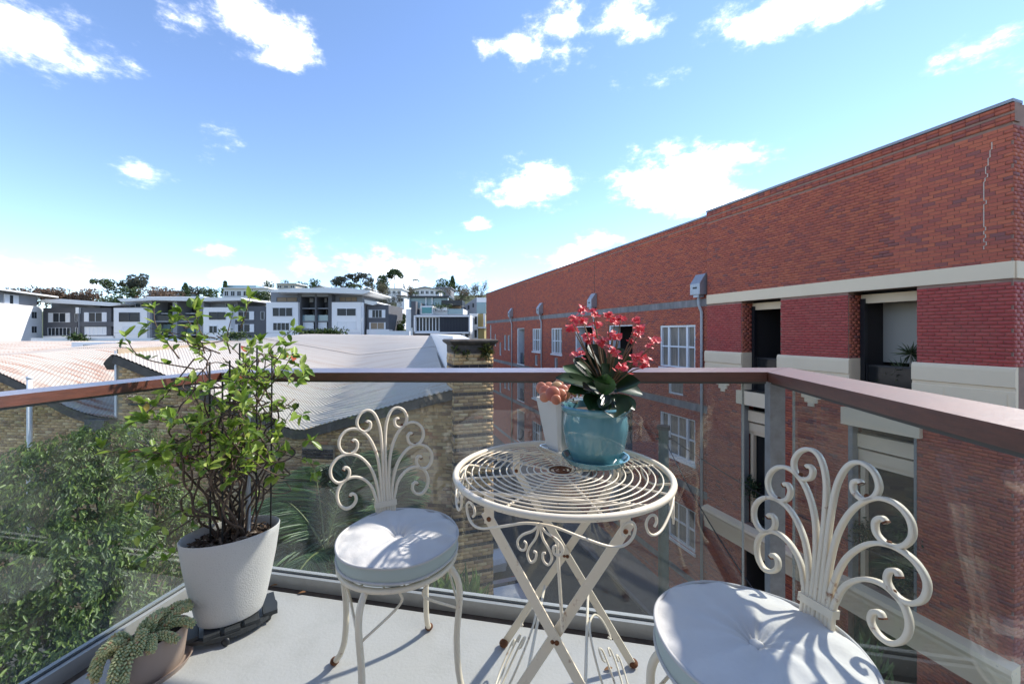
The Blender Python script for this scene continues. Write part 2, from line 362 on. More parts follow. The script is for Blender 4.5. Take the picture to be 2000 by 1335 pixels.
for x0, x1, c, d in ((984.5,988.5,-1.9,-.3),(991.5,995.8,-1.9,-.3),(975.5,979,-2.6,-1.1),(966,968.5,-1.6,-.2),(957,959.5,-.9,.9)):
    slots.append((ux(x1), ux(x0), c, d))
    slots.append((ux(x1), ux(x0), c-4.2, d-4.2))
far_holes = sash+loggia+slots
npt = lambda u, z, d=0: fp(u, z, d+PJ)
mb = MB()
for (a,b,c,d) in cells(0, UN, -12.3, 5.05, near_holes): fbox(mb, a, b, c, d, PJ-.25, PJ)
mb.build('wall', MORTR, red)
mb = MB()
for (a,b,c,d) in cells(UN, UE, -12.3, 4.92, far_holes): fbox(mb, a, b, c, d, -.25, 0)
mb.build('wall', MORTR, red)
ept = lambda u, z, d=0: FO-SN*u+SD*(-d)+np.array((0,0,CAM_Z+z))+SN*PJ  # return face at the near corner
fbox(MB(), 0, 8, -12.3, 5.05, -.25, -.004, ept).build('wall', MORTR, red)
# brickwork
up = brick_rects(0, UN, 1.565, 4.62, []); full = [r for r in up if r[5]]
full.sort(key=lambda r: r[0]); pick = set(id(r) for r in full[:300])
single_bricks([r for r in up if id(r) in pick], npt, RED, red)
bricks('brickwork', [r for r in up if id(r) not in pick], npt, RED, red)
mid = brick_rects(0, UN, -.76, 1.19, near_holes); bricks('painted_brickwork', mid, npt, CRIM, red, .012)
low = brick_rects(0, UN, -12.3, -1.66, near_holes+[(0,UN,-8.1,-7.2)]); bricks('brickwork', low, npt, RED, red)
farr = brick_rects(UN+.02, UE, -12.3, 4.5, far_holes+[(UN,UE,1.13,1.43),(UN,UE,-3.45,-3.15),(UN,UE,-7.1,-6.8),(UN,UE,-11.2,-10.9)]+[(q,q+.05,-12,5) for q in (18.3,33.9)])
bricks('brickwork', farr, fp, RED, red)
bricks('brickwork', brick_rects(0, 8, 1.565, 4.62, []), ept, RED, red); bricks('painted_brickwork', brick_rects(0, 8, -.76, 1.19, []), ept, CRIM, red)
bricks('brickwork', brick_rects(0, 8, -12.3, -1.66, []), ept, RED, red)
# corbelled top courses and metal flashing
for (u0,u1,zt,pt,pp) in ((-.03,UN,5.05,npt,0),(UN,UE,4.92,fp,0)):
    for k,(zz,pr) in enumerate(((zt-.43,.03),(zt-.345,.03),(zt-.2,.055),(zt-.115,.055))):
        bricks('corbel_course', [(a,b,zz,zz+.076,0,True) for a,b,*_ in brick_rects(u0,u1,0,.09,[])], pt, RED, red, pr, jit=.003)
    bx = MB(); fbox(bx, u0, u1, zt-.26, zt-.205, -.1, .03, pt); fbox(bx, u0, u1, zt-.43, zt, -.2, .012, pt); bx.build('parapet', MORTR, red)
    fbox(MB(), u0, u1, zt-.02, zt+.05, -.3, .08, pt).build('flashing', mat('dull_flashing',(.3,.31,.33),.6,metal=.3), red)
# mortar repair zig-zag along a crack near the corner
pts = []; z = 4.3; u = .32
while z > 1.9:
    pts.append(npt(u, z, .016)); pts.append(npt(u, z-.076, .016)); z -= .086; u = min(max(u+random.choice((-.03,0,.03,.04,-.04)), .2), .45)
MB().tube(pts, .009, 5).build('crack_repair', mat('repair_mortar',(.6,.52,.42),.9), red)
# cream string course, plinth blocks, spandrels, ledge
fbox(MB(), -.02, UN, 1.19, 1.565, -.02, .05, npt).build('string_course', CREAM, red)
fbox(MB(), .03, 8, 1.19, 1.565, -.02, .05, ept).build('string_course', CREAM, red)
for (a,b) in ((0,1.68),(3.30,5.43),(7.03,UN)):
    o = MB(); e = .07
    prof = [(-.02,-.76),(.05,-.76),(.09,-.80),(.10,-.86),(.10,-1.20),(.06,-1.22),(.06,-1.29),(.08,-1.31),(.08,-1.66),(-.02,-1.66)]
    o.prism([npt(a-e, z, d) for d, z in prof], npt(b+e, 0)-npt(a-e, 0)); o.build('plinth_block', CREAM, red)
    k = b-a
    for q in (a+.06, b-.06-.3*k): fbox(MB(), q, q+.3*k, -1.62, -1.36, .082, .09, npt).build('plinth_panel', CREAM, red)
    m0 = (a+b)/2; o = MB()
    for hw, za, zb in ((.42,-1.98,-1.86),(.3,-2.1,-1.98),(.2,-2.24,-2.1),(.1,-2.36,-2.24)): fbox(o, m0-hw, m0+hw, za, zb, 0, .05+hw*.05, npt)
    o.build('stepped_ornament', CREAM, red)
prof = [(-.02,-7.2),(.3,-7.25),(.34,-7.35),(.3,-7.45),(.3,-7.55),(.2,-7.6),(.2,-7.85),(.16,-7.87),(.16,-8.1),(-.02,-8.1)]
MB().prism([npt(-.1, z, d) for d, z in prof], npt(UN, 0)-npt(-.1, 0)).build('ledge', CREAM, red)
for (z0,z1) in ((1.13,1.43),(-3.45,-3.15),(-7.1,-6.8),(-11.2,-10.9)): fbox(MB(), UN, UE, z0, z1, -.02, .025).build('band', GREYB, red)
MB().obox(fp(UN,-11.9,-.02), SD*(UE-UN), SN*.05, (0,0,.001)).build('band', GREYB, red)
# openings of the near bay
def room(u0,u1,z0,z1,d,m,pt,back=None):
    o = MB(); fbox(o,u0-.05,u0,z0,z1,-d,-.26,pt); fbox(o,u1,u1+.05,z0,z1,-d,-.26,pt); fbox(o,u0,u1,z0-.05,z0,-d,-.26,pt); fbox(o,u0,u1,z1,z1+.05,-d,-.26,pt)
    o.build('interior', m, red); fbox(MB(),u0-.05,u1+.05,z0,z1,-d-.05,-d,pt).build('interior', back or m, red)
def leafpuff(c, r, n, L, seed=0):
    P = np.array(c)+rng.normal(size=(n,3))*np.array(r)*.5; D = rvec(n)+np.array((0,0,.5)); return leaves(P, D, rvec(n)+np.array((0,0,1.)), rng.uniform(.6,1.2,n)*L, rng.uniform(.3,.5,n)*L)
GREEN_D = leafmat('shade_plant_leaf', [(0,(.015,.035,.012)),(.6,(.03,.07,.02)),(1,(.06,.11,.04))])
for i,(a,b) in enumerate(((1.68,3.30),(5.43,7.03))):
    # brick reveal on both jambs
    for uu, s in ((b,-1),(a,1)):
        jp = lambda u,z,d=0,uu=uu,s=s: npt(uu,z,-.02-u)+SD*(s*d)
        bricks('jamb_brickwork', brick_rects(0,.55,-.76,1.19,[]), jp, RED, red, .008); bricks('jamb_brickwork', brick_rects(0,.55,-7.2,-2.7,[]), jp, RED, red, .008)
        q = MB(); fbox(q, *( (b,b+.2) if s<0 else (a-.2,a)), -7.3, 1.19, -.62, -.245, npt); q.build('reveal', MORTR, red)
        q = MB(); fbox(q, *( (b-.012,b) if s<0 else (a,a+.012)), -2.2, -.76, -.6, .02, npt); q.build('reveal', CREAM, red)
    room(a,b,-2.2,1.19,3.2,INT,npt,INTL if i==0 else INT)
    room(a,b,-7.2,-2.7,3.0,INT,npt)
    fbox(MB(),a,b,.86,1.12,-.7,-.55,npt).build('roller_blind', CREAM, red)
    fbox(MB(),b-.13,b,-2.2,1.0,-.62,-.5,npt).build('door_frame', BLACK, red)
    fr = MB(); fbox(fr,a,b,-1.0,-.94,-.6,-.55,npt); fbox(fr,b-.22,b-.2,-2.2,-.9,-.5,-.46,npt); fr.build('balcony_rail', BLACK, red)
    fbox(MB(),a,b,-2.2,-1.0,-.58,-.565,npt).build('balcony_panel', DGLASS, red)
    fbox(MB(),a-.12,b+.12,-2.7,-2.2,-.3,.14,npt).build('spandrel', CREAM, red)
    if i == 0: # pale wall of the room seen through the opening
        fbox(MB(),a,b,-.9,1.19,-1.6,-1.55,npt).build('room_wall', INTL, red)
    # storey below: blind box, roller and dark glass
    bb = MB(); fbox(bb,a+.12,b,-3.35,-2.95,-.42,-.2,npt); fbox(bb,a+.05,b,-3.72,-3.42,-.42,-.26,npt); bb.build('blind_box', CREAM, red)
    wf = MB(); fbox(wf,b-.26,b-.14,-7.2,-3.72,-.45,-.3,npt); fbox(wf,a,b,-3.85,-3.72,-.45,-.3,npt); wf.build('window_frame', CREAM, red)
    fbox(MB(),a,b-.26,-7.2,-3.85,-.5,-.48,npt).build('pane', DGLASS, red)
    st = MB(); fbox(st,b-.12,b,-7.2,-2.7,-.24,.01,npt); fbox(st,a,a+.06,-7.2,-2.7,-.2,.015,npt); st.build('steel_jamb', POSTM, red)
    q = np.vstack([leafpuff(npt((a+b)/2+dx,-5.9+dz,-.12),(.3,.25,.35),260,.12) for dx,dz in ((.45,.1),(-.5,-.6),(-.6,.4))])
    tag(leafmesh('climbing_plant', q, GREEN_D, red),kind='stuff')
    room(a,b,-12.3,-8.1,4,INT,npt)
# yucca-like plant standing in the near opening
dr = thing('dracaena_plant','spiky dracaena plant standing in the near upper opening of the brick building','plant',Vector(npt(2.2,-2.2,-.8)))
q = []
for (du,dz,h) in ((.0,0,1.35),(-.35,0,1.1),(.45,0,.6),(.2,0,.85)):
    tp = npt(2.25+du,-2.2+h+.25,-.85); MB().tube(catmull([npt(2.25+du*.4,-2.2,-.85),npt(2.25+du*1.3,-1.7,-.8),tp],6),.022,6).build('stem',mat('pale_stem',(.3,.26,.2),.9),dr)
    n=46; D=rvec(n)+np.array((0,0,.35)); q.append(leaves(np.repeat(tp[None],n,0),D,rvec(n)+np.array((0,0,1.)),rng.uniform(.28,.5,n),np.full(n,.03)))
leafmesh('foliage', np.vstack(q), leafmat('dracaena_leaf',[(0,(.06,.09,.04)),(1,(.16,.2,.09))]), dr)
# sash windows
for (a,b,c,d) in sash:
    o = MB(); w = .09
    for (p,q_,r,s) in ((a,b,d-w,d),(a,b,c,c+w),(a,a+w,c+w,d-w),(b-w,b,c+w,d-w)): fbox(o,p,q_,r,s,-.2,-.03)
    k = b-a
    for uu in (a+.24*k, b-.24*k): fbox(o,uu-.06,uu+.06,c+w,d-w,-.19,-.05)
    fbox(o,a+w,b-w,(c+d)/2-.035,(c+d)/2+.035,-.18,-.07); fbox(o,(a+b)/2-.02,(a+b)/2+.02,c+w,d-w,-.17,-.09)
    wo = o.build('window', WHITE, red)
    fbox(MB(),a-.05,b+.05,c-.12,c,-.15,.07).build('sill', WHITE, wo)
    for i in range(2):
        p,q_ = ((a+w,(a+b)/2),((a+b)/2,b-w))[i]; fbox(MB(),p,q_,c+w,d-w,-.16,-.14).build('pane', CURT, wo)
for (a,b,c,d) in slots:
    o = MB(); w=.05
    for (p,q_,r,s) in ((a,b,d-w,d),(a,b,c,c+w),(a,a+w,c,d),(b-w,b,c,d)): fbox(o,p,q_,r,s,-.2,-.04)
    wo=o.build('window', WHITE, red); fbox(MB(),a+w,b-w,c+w,d-w,-.16,-.14).build('pane', CURT, wo)
for (a,b,c,d) in loggia:
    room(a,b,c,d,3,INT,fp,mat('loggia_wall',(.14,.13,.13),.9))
    q=MB(); fbox(q,b-.14,b,c,d,-.7,-.02); fbox(q,a,b,d-.06,d,-.25,-.02); q.build('loggia_frame', WHITE, red)
    fbox(MB(),a,b-.14,c,c+1.05,-.3,-.28).build('balustrade_panel', mat('dark_blue_glass',(.03,.045,.07),.1,spec=.8), red)
    fbox(MB(),a,b,c-.1,c,-.3,.03).build('sill', WHITE, red)
# rain heads with downpipes
for k,(u,w) in enumerate(((8.88,.56),(18.05,.56),(26.9,.56),(34.9,.52))):
    o=MB(); a,b=u-.05,u+w-.05
    o.prism([fp(a,1.62,.02),fp(a,1.62,.42),fp(a,2.08,.42),fp(a,2.5,.12),fp(a,2.5,.02)], fp(b,0)-fp(a,0))
    ro=o.build('rain_head', GALV, red); fbox(MB(),a+.16,b-.16,1.86,1.94,.4,.425).build('overflow_slot', BLACK, ro)
    m0=u+w/2-.05
    fbox(MB(),m0-.16,m0+.16,1.5,1.62,.08,.36).build('rain_head_neck', GALV, ro)
    MB().tube([fp(m0,1.52,.22),fp(m0,1.2,.22),fp(m0-.02,.9,.09),fp(m0-.02,.75,.08),fp(m0-.02,-12.2,.08)],.062,8).build('downpipe', mat('painted_downpipe',(.42,.43,.44),.5), red,smooth=True)
for u in (18.3,33.9): fbox(MB(),u,u+.05,-12,4.85,-.02,.004).build('movement_joint', INT, red)
# roof slab closes the top
fbox(MB(),0,UE,4.2,4.4,-9,-.3).build('roof', GREYB, red)
fbox(MB(),UE-.25,UE,-12.3,4.92,-9,-.26).build('wall', MORTR, red)
fbox(MB(),0,UE,-12.3,4.2,-9,-8.7).build('wall', MORTR, red)
# ------------------------------------------------------------------ tan brick warehouse
wh = thing('tan_brick_warehouse','old tan brick warehouse with corrugated sawtooth roofs and banded corner pillar','building',(-8,11.5,GZ))
WD = np.array((1,-.137,0)); WD /= np.linalg.norm(WD); WN = np.array((WD[1],-WD[0],0)); WN = WN if WN[1] < 0 else -WN
W0 = np.array((-1.416,10.3,0))
def wp(u,z,d=0): return W0+WD*u+WN*d+np.array((0,0,z))
def wpix(x,y):
    "photo pixel on the wall plane -> (u, z)"
    k=(x-1000)/F; Y=(10.3+.137*-1.416)/(1+.137*k); X=k*Y
    return (np.array((X,Y,0))-W0)@WD, CAM_Z-(y-649)/F*Y
UL = wpix(229,700)[0]             # vertical face between the two bays
prof1 = [wpix(*p) for p in ((-420,735),(-200,705),(-80,700),(0,722),(40,740),(75,757),(110,776),(140,792),(170,803),(200,810),(227,813))]
prof2 = [wpix(*p) for p in ((229,690),(295,716),(420,769),(540,822),(575,835),(595,836),(650,820),(740,796),(810,777),(890,757),(905,753))]
def pz(prof,u): return float(np.interp(u,[p[0] for p in prof],[p[1] for p in prof]))
def top(u): return (pz(prof1,u) if u<UL else pz(prof2,u))-.1
ul, ur = wpix(-420,700)[0], -.02
door = (wpix(752,930)[0],wpix(814,930)[0],wpix(780,988)[1],wpix(780,932)[1])
us = sorted({*np.linspace(ul,UL-.001,30),*np.linspace(UL+.001,ur,40)})
mb=MB()
for a,b in zip(us,us[1:]): mb.prism([wp(a,GZ),wp(b,GZ),wp(b,top(b)),wp(a,top(a))],-WN*.3)
mb.build('wall',MORT,wh)
pil=(wpix(595,900)[0],wpix(655,900)[0]); pil2=(wpix(252,900)[0],wpix(300,900)[0])
pt0=wpix(600,868)[1]; dk=[]; sing=[]; rest=[]
for r in brick_rects(ul,ur,-7,1.0,[door]):
    um=(r[0]+r[1])/2
    if r[3]>min(top(r[0]),top(r[1]))-.005: continue
    if any(p[0]-.01<um<p[1]+.01 for p in (pil,pil2)) and r[3]<pt0+.02: continue
    if r[5] and -2.35<r[0] and r[1]<-.1 and r[2]>-3.8: sing.append(r)
    else: rest.append(r)
single_bricks(sing[:300],wp,YEL,wh); bricks('brickwork',rest+sing[300:],wp,YEL,wh)
for k,p in enumerate((pil,pil2)):
    fbox(MB(),p[0],p[1],GZ,pt0,-.05,.1,wp).build('pilaster',MORT,wh)
    pw=lambda u,z,d=0: wp(u,z,d+.1); rr=brick_rects(p[0],p[1],-7,pt0,[])
    mxr=max(r[4] for r in rr); isd=lambda r:(mxr-r[4])<3 or (mxr-r[4]-2)%4==0
    bricks('brickwork',[r for r in rr if not isd(r)],pw,YEL,wh); bricks('dark_brick_band',[r for r in rr if isd(r)],pw,DARKB,wh)
fbox(MB(),door[0],door[1],door[2],door[3],-.2,-.12,wp).add([wp(door[0],door[2],.004),wp(door[1],door[2],.004),wp(door[1],door[3],.004),wp(door[0],door[3],.004)],[(0,1,2,3)]).build('window',DGLASS,wh)
for x,y in ((543,912),(543,999),(720,905),(640,1010)):
    u,z=wpix(x,y); fbox(MB(),u-.11,u+.11,z-.06,z+.06,-.05,.016,wp).build('air_vent',DARKB,wh)
# corner pillar, turned to the street grid
PD=np.array((.9493,.3142,0)); PN=np.array((.3142,-.9493,0)); P0=np.array((-1.435,10.1,0)); PW=1.0
def pp(u,z,d=0): return P0+PD*u+PN*d+np.array((0,0,z))
pzt=.62
MB().obox(pp(0,GZ),PD*PW,-PN*1.0,(0,0,pzt-GZ)).build('pillar',MORT,wh)
faces=[(pp,PW),(lambda u,z,d=0: P0-PN*(1.0-u)-PD*d+np.array((0,0,z)),1.0),(lambda u,z,d=0: P0+PD*(PW+d)-PN*u+np.array((0,0,z)),1.0)]
for f_,w_ in faces:
    rr=brick_rects(0,w_,-9,pzt,[]); isd=lambda r:r[4]%4==3
    bricks('brickwork',[r for r in rr if not isd(r)],f_,YEL,wh,.014); bricks('dark_brick_band',[r for r in rr if isd(r)],f_,DARKB,wh,.004)
cp=MB(); c0=pp(PW/2,0,-.5)
for z0,z1,h0,h1 in ((.62,.82,.505,.51),(.82,.89,.51,.6),(.89,.935,.6,.62),(.935,.965,.62,.58)):
    V=[];
    for z,h in ((z0,h0),(z1,h1)):
        for sx,sy in ((-1,-1),(1,-1),(1,1),(-1,1)): V.append(c0+PD*h*sx-PN*h*sy+np.array((0,0,z)))
    cp.add(V,[(0,3,2,1),(4,5,6,7),(0,1,5,4),(1,2,6,5),(2,3,7,6),(3,0,4,7)])
cp.build('pillar_cap',STONE,wh)
tuft=leafmat('tuft_leaf',[(0,(.05,.07,.02)),(.7,(.12,.14,.04)),(1,(.2,.15,.05))])
for u,z,n,L in ((PW-.18,.66,150,.26),(.3,.62,40,.14),(.02,.7,40,.14)):
    D=rvec(n)+np.array((.1,-.7,.2)); tag(leafmesh('wall_fern',leaves(np.repeat(pp(u,z,.02)[None],n,0)+rng.normal(size=(n,3))*.05,D,rvec(n)+np.array((0,0,1.)),rng.uniform(.4,1,n)*L,np.full(n,.035)),tuft,wh),kind='stuff')
# corrugated roofs: real corrugations, sheets laid in two rows
def roof_z(prof,back,u,t): 
    k=np.clip(t/19.0,0,1); k=k*k*(3-2*k)*.15+k*.85
    return pz(prof,u)*(1-k)+back(u)*k
def roofsheet(name,prof,back,ua,ub,tmax,w,m,t0=-.14,rows=((0,.52),(.5,1))):
    "w: plan direction of the corrugations in (u,t)"
    w=np.array(w)/np.hypot(*w); nrm=np.array((-w[1],w[0])); 
    cs=[np.array(c)@nrm for c in ((ua,t0),(ub,t0),(ua,tmax),(ub,tmax))]; pitch=.1
    A=np.arange(min(cs),max(cs),pitch/4)
    for ri,(ra,rb) in enumerate(rows):
        V=[];Fc=[];prev=None;N=14
        for k,a in enumerate(A):
            lo,hi=-99,99            # clip line a*nrm+s*w to the rectangle
            for comp,mn,mx in ((0,ua,ub),(1,t0,tmax)):
                p=a*nrm[comp];d=w[comp]
                if abs(d)<1e-6: continue
                s0,s1=sorted(((mn-p)/d,(mx-p)/d)); lo=max(lo,s0);hi=min(hi,s1)
            if hi-lo<.05: prev=None; continue
            # rows split at fixed t so the lap runs straight along the roof
            tb=t0+(tmax-t0)*ra; tt=t0+(tmax-t0)*rb; s_a,s_b=sorted(((tb-a*nrm[1])/w[1],(tt-a*nrm[1])/w[1])); l2,h2=max(lo,s_a),min(hi,s_b)
            if h2-l2<.02: prev=None; continue
            base=len(V); zz=(0,.014,0,-.014)[k%4]+ri*.02
            for s in np.linspace(l2,h2,N):
                u,t=a*nrm+s*w; xs=u; p=wp(u,roof_z(prof,back,u,max(t,0))+zz)+np.array((-.228*.999,1,0))*t; V.append(p)
            if prev is not None: Fc+= [(prev+i,prev+i+1,base+i+1,base+i) for i in range(N-1)]
            prev=base
        o=MB().add(V,Fc).build(name,m,wh,smooth=True)
roofsheet('roof_sheet',prof2,lambda u:.98-.012*(u-UL),UL-.05,.02,22,(.8,-1.0),ROOFM)
roofsheet('roof_sheet',prof1,lambda u:.62,ul,UL-.03,16,(.62,-1.0),ROOFR,rows=((0,.45),(.43,1)))
# timber barge boards under the sheet edges
for prof,ua,ub in ((prof1,ul,UL-.1),(prof2,UL,.0)):
    pts=[wp(u,pz(prof,u)-.14,.06) for u in np.linspace(ua,ub,60)]
    MB().sweep(pts,[(-.05,-.13),(.05,-.13),(.05,.1),(-.05,.1)],up=(0,0,1)).build('barge_board',FASC,wh)
# side face of the second bay with flashing, box gutter, white clad wall beyond
MB().obox(wp(UL-.02,GZ),WN*-.001+np.array((-.228,1,0))*22,-WD*-.05,(0,0,.67-GZ)).build('wall',MORT,wh)
fbox(MB(),UL-.06,UL,wpix(229,815)[1],.62,-.05,.03,wp).build('flashing',WHITE,wh)
a,z=wpix(190,812); b=UL-.02; fbox(MB(),a,b,z-.38,z-.04,.0,.32,wp).build('box_gutter',mat('dark_zinc',(.1,.105,.11),.5,metal=.3,var=.6,vscale=6),wh)
u,z=wpix(209,712); MB().prism([wp(u,z-.14,.0),wp(u,z+.04,.1),wp(u+.1,z+.16,.1),wp(u+.28,z+.3,.1),wp(u+.3,z-.14,.0)],-WN*.7).build('ridge_cap',FASC,wh)
cl=MB(); q0=np.array((-1.58,10.9,0)); dv=np.array((-.228,1,0))
for i in range(110):
    a=q0+dv*(.19*i); b=a+dv*.18; cl.add([a+(0,0,-1.5),b+(0,0,-1.5),b+np.array((.0,0,1.04)),a+np.array((0,0,1.04))],[(0,1,2,3)]); cl.add([b+(0,0,-1.5),b+dv*.01+np.array((.02,0,-1.5)),b+dv*.01+np.array((.02,0,1.04)),b+np.array((0,0,1.04))],[(0,1,2,3)])
cl.build('clad_wall',WHITE,wh)
MB().tube([q0+dv*t+np.array((-.06,-.02,pz(prof2,-.1)*(1-min(1,t/17))+.7*min(1,t/17)-.0)) for t in np.linspace(0,20,20)],.06,6).build('valley_gutter',FASC,wh)
MB().add([np.array((-1.6,11.0,.8)),np.array((-.75,11.3,.8)),np.array((-4.0,32,.95)),np.array((-6.4,32,1.04))],[(0,1,2,3)]).build('roof_sheet',WHITE,wh)
# rear roof beyond the first bay, ventilator
rv=MB(); 
for i in range(150):
    x=-62+i*.3; rv.add([(x,24,-.35),(x+.15,24,-.3),(x+.15-3,37,.38),(x-3,37,.33)],[(0,1,2,3)]); rv.add([(x+.15,24,-.3),(x+.3,24,-.35),(x+.3-3,37,.33),(x+.15-3,37,.38)],[(0,1,2,3)])
rv.build('roof_sheet',ROOFR,wh)
c=at(187,677,27); v=MB(); v.box((c.x-1.6,c.y,c.z-.35),(c.x+1.6,c.y+1,c.z+.3)); vo=v.build('roof_ventilator',WHITE,wh)
lo=MB()
for i in range(12): lo.box((c.x-.8+i*.13,c.y-.03,c.z-.18),(c.x-.8+i*.13+.07,c.y-.005,c.z+.12))
lo.build('louvre',BLACK,vo)
# downpipe on the wall
dp=thing('standpipe','thin white standpipe rising in front of the first warehouse bay','pipe',Vector(wp(wpix(75,800)[0],-4,.2)))
u=wpix(75,800)[0]; MB().tube([wp(u,-5,.2),wp(u,wpix(75,738)[1],.2)],.06,8).lathe([(0,.0),(.075,0),(.075,.06),(0,.09)],tuple(wp(u,wpix(75,738)[1],.2)),10).build('pipe',WHITE,dp,smooth=True)
u,z=wpix(310,790); MB().tube([wp(u-.9,z,.05),wp(u+.5,z-.03,.05)],.03,6).build('conduit',FASC,wh)
# ------------------------------------------------------------------ hill and far buildings
def hz(x,y):
    k=np.clip((y-82)/120,0,1); k=k*k*(3-2*k); ang=x/y
    top_=np.interp(ang,[-1.4,-1.0,-.6,-.3,-.05,.1,1.0],[9,12,14,19,20,17,15])
    return -11+ (top_+11)*k + .6*math.sin(x*.08)*k
V=[];nx,ny=90,40
for j in range(ny+1):
    for i in range(nx+1):
        y=78+j*7; x=(-1.5+2.4*i/nx)*y; V.append((x,y,hz(x,y)))
hill=MB().add(V,[(j*(nx+1)+i,j*(nx+1)+i+1,(j+1)*(nx+1)+i+1,(j+1)*(nx+1)+i) for j in range(ny) for i in range(nx)]).build('hill',mat('hill_grass',(.1,.11,.05),.95,var=.9,vscale=.08,col2=(.05,.07,.025)),smooth=True); tag(hill,kind='structure')
LG=mat('pale_render',(.78,.77,.77),.8,var=.2,vscale=.6,col2=(.7,.69,.69)); DG=mat('charcoal_render',(.105,.108,.12),.85,var=.3,vscale=.5,col2=(.08,.08,.09)); MG=mat('mid_grey_render',(.24,.25,.27),.85,var=.2,vscale=.5)
WR=mat('white_render',(.78,.78,.77),.8,var=.12,vscale=.5,col2=(.68,.68,.68)); RF=mat('white_roof_sheet',(.68,.68,.67),.5); LINE=mat('joint_grey',(.3,.31,.33),.9)  # LINE gives the joint strips of the pale walls an even grey
GLZ=mat('far_glass',(.035,.04,.045),.25,spec=.2); GLB=mat('sky_glass',(.2,.3,.33),.15,spec=.5); LOU=mat('shutter_white',(.7,.71,.73),.6); WARM=mat('warm_blind',(.28,.21,.14),.8)
def pbox(mb,x0,x1,y0,y1,Y,d):
    a=at(x0,y1,Y);b=at(x1,y0,Y); return mb.box((a.x,Y,a.z),(b.x,Y+d,b.z))
def part(nm,x0,x1,y0,y1,Y,d,m,par): return pbox(MB(),x0,x1,y0,y1,Y,d).build(nm,m,par)
def slab(nm,poly,Y,d,m,par): return MB().prism([at(x,y,Y) for x,y in poly],(0,d,0)).build(nm,m,par)
def win(par,x0,x1,y0,y1,Y,n=1,fm=None,gm=None,sh=0,hbar=False):
    "window with frame proud of the wall, each pane its own; sh: share taken by shutters on each side"
    fm=fm or WHITE; o=MB(); t=.45
    w=x1-x0; ix0,ix1=x0+w*sh,x1-w*sh
    for (a,b,c,d) in ((ix0,ix1,y0,y0+t),(ix0,ix1,y1-t,y1),(ix0,ix0+t,y0,y1),(ix1-t,ix1,y0,y1)): pbox(o,a,b,c,d,Y-.1,.3)
    for i in range(1,n): q=ix0+(ix1-ix0)*i/n; pbox(o,q-.3,q+.3,y0,y1,Y-.08,.2)
    if hbar: pbox(o,ix0,ix1,(y0+y1)/2-.25,(y0+y1)/2+.25,Y-.08,.2)
    wo=o.build('window',fm,par)
    for i in range(n):
        a=ix0+(ix1-ix0)*i/n; b=ix0+(ix1-ix0)*(i+1)/n; part('pane',a+.1,b-.1,y0+.2,y1-.2,Y-.03,.08,gm or GLZ,wo)
    if sh:
        for a,b in ((x0,ix0),(ix1,x1)): part('shutter',a,b-.1,y0-.3,y1+.3,Y-.12,.1,LOU,wo)
    return wo
YA=70
def apt(nm,label,x,Y=YA): return thing(nm,label,'apartment building',at(x,760,Y))
# white block at the far left
b=apt('apartment_block','bright white apartment block at the far left edge with slanted roof',40,64)
# its lit flank recedes to the right
e0,e1=np.array(at(82,649,70))*np.array((1,1,0)),np.array(at(82,649,70))*np.array((1,1,0))+np.array((.48,-1,0))*13
wdir=(e0-e1)/np.linalg.norm(e0-e1); wn_=np.array((wdir[1],-wdir[0],0))
def ab(s0,s1,z0,z1,d0,d1,m,nm,par=None): return MB().obox(e1+wdir*s0+wn_*d0+np.array((0,0,z0)),wdir*(s1-s0),wn_*(d1-d0),(0,0,z1-z0)).build(nm,m,par or b)
LW=float(np.linalg.norm(e0-e1)); Zt=5.5
ab(0,LW,GZ,Zt,-8,0,WR,'wall'); ab(0,LW-.3,Zt,Zt+1.75,-7,-.5,MG,'upper_storey')
MB().prism([e1+wn_*-8+np.array((0,0,Zt+2.5)),e1+wn_*1.4+np.array((0,0,Zt+1.75)),e1+wn_*1.4+np.array((0,0,Zt+1.95)),e1+wn_*-8+np.array((0,0,Zt+2.7))],wdir*(LW+1.6)).build('roof',RF,b)
ab(LW-8.5,LW-5.2,Zt+.1,Zt+1.5,-.5,-.4,LOU,'shutter'); wo=ab(LW-7.3,LW-6.6,Zt+.1,Zt+1.4,-.4,-.36,GLZ,'window')
for zz in (1.0,3.4):
    wo=ab(LW-3.0,LW-1.5,zz,zz+1.25,-.02,.04,WHITE,'window'); ab(LW-2.9,LW-2.3,zz+.1,zz+1.15,.03,.06,GLZ,'pane',wo); ab(LW-2.2,LW-1.6,zz+.1,zz+1.15,.03,.06,GLZ,'pane',wo)
# charcoal block
b=apt('apartment_block','charcoal apartment block with white shutters next to the white block',150)
part('wall',84,151,601,700,YA,10,DG,b); part('wall',152,217,601,700,YA-.8,10,DG,b); part('upper_storey',100,196,589,601,YA+1.5,8,MG,b)
slab('roof',[(80,585),(120,583.5),(236,592),(236,594.5),(214,597.5),(80,590)],YA-1.5,11,RF,b); part('base_wall',84,224,656,680,YA-1.2,9,LG,b)
win(b,94,136.5,611,629,YA,2,sh=.2); win(b,93,137,639.5,655,YA,6,gm=GLZ); win(b,164,208,610,628,YA-.8,2,sh=.2,gm=GLZ); win(b,165,207.5,638,654,YA-.8,5,gm=LOU); win(b,146,150.5,611,628,YA,1); win(b,147,151,639,655,YA,1)
part('pilaster',147.5,154,600,612,YA-1.1,1,WR,b); part('ledge',152,222,628,637,YA-1,.3,DG,b)
MB().tube([at(154.5,600,YA-1),at(154.5,656,YA-1)],.09,6).build('downpipe',MG,b)
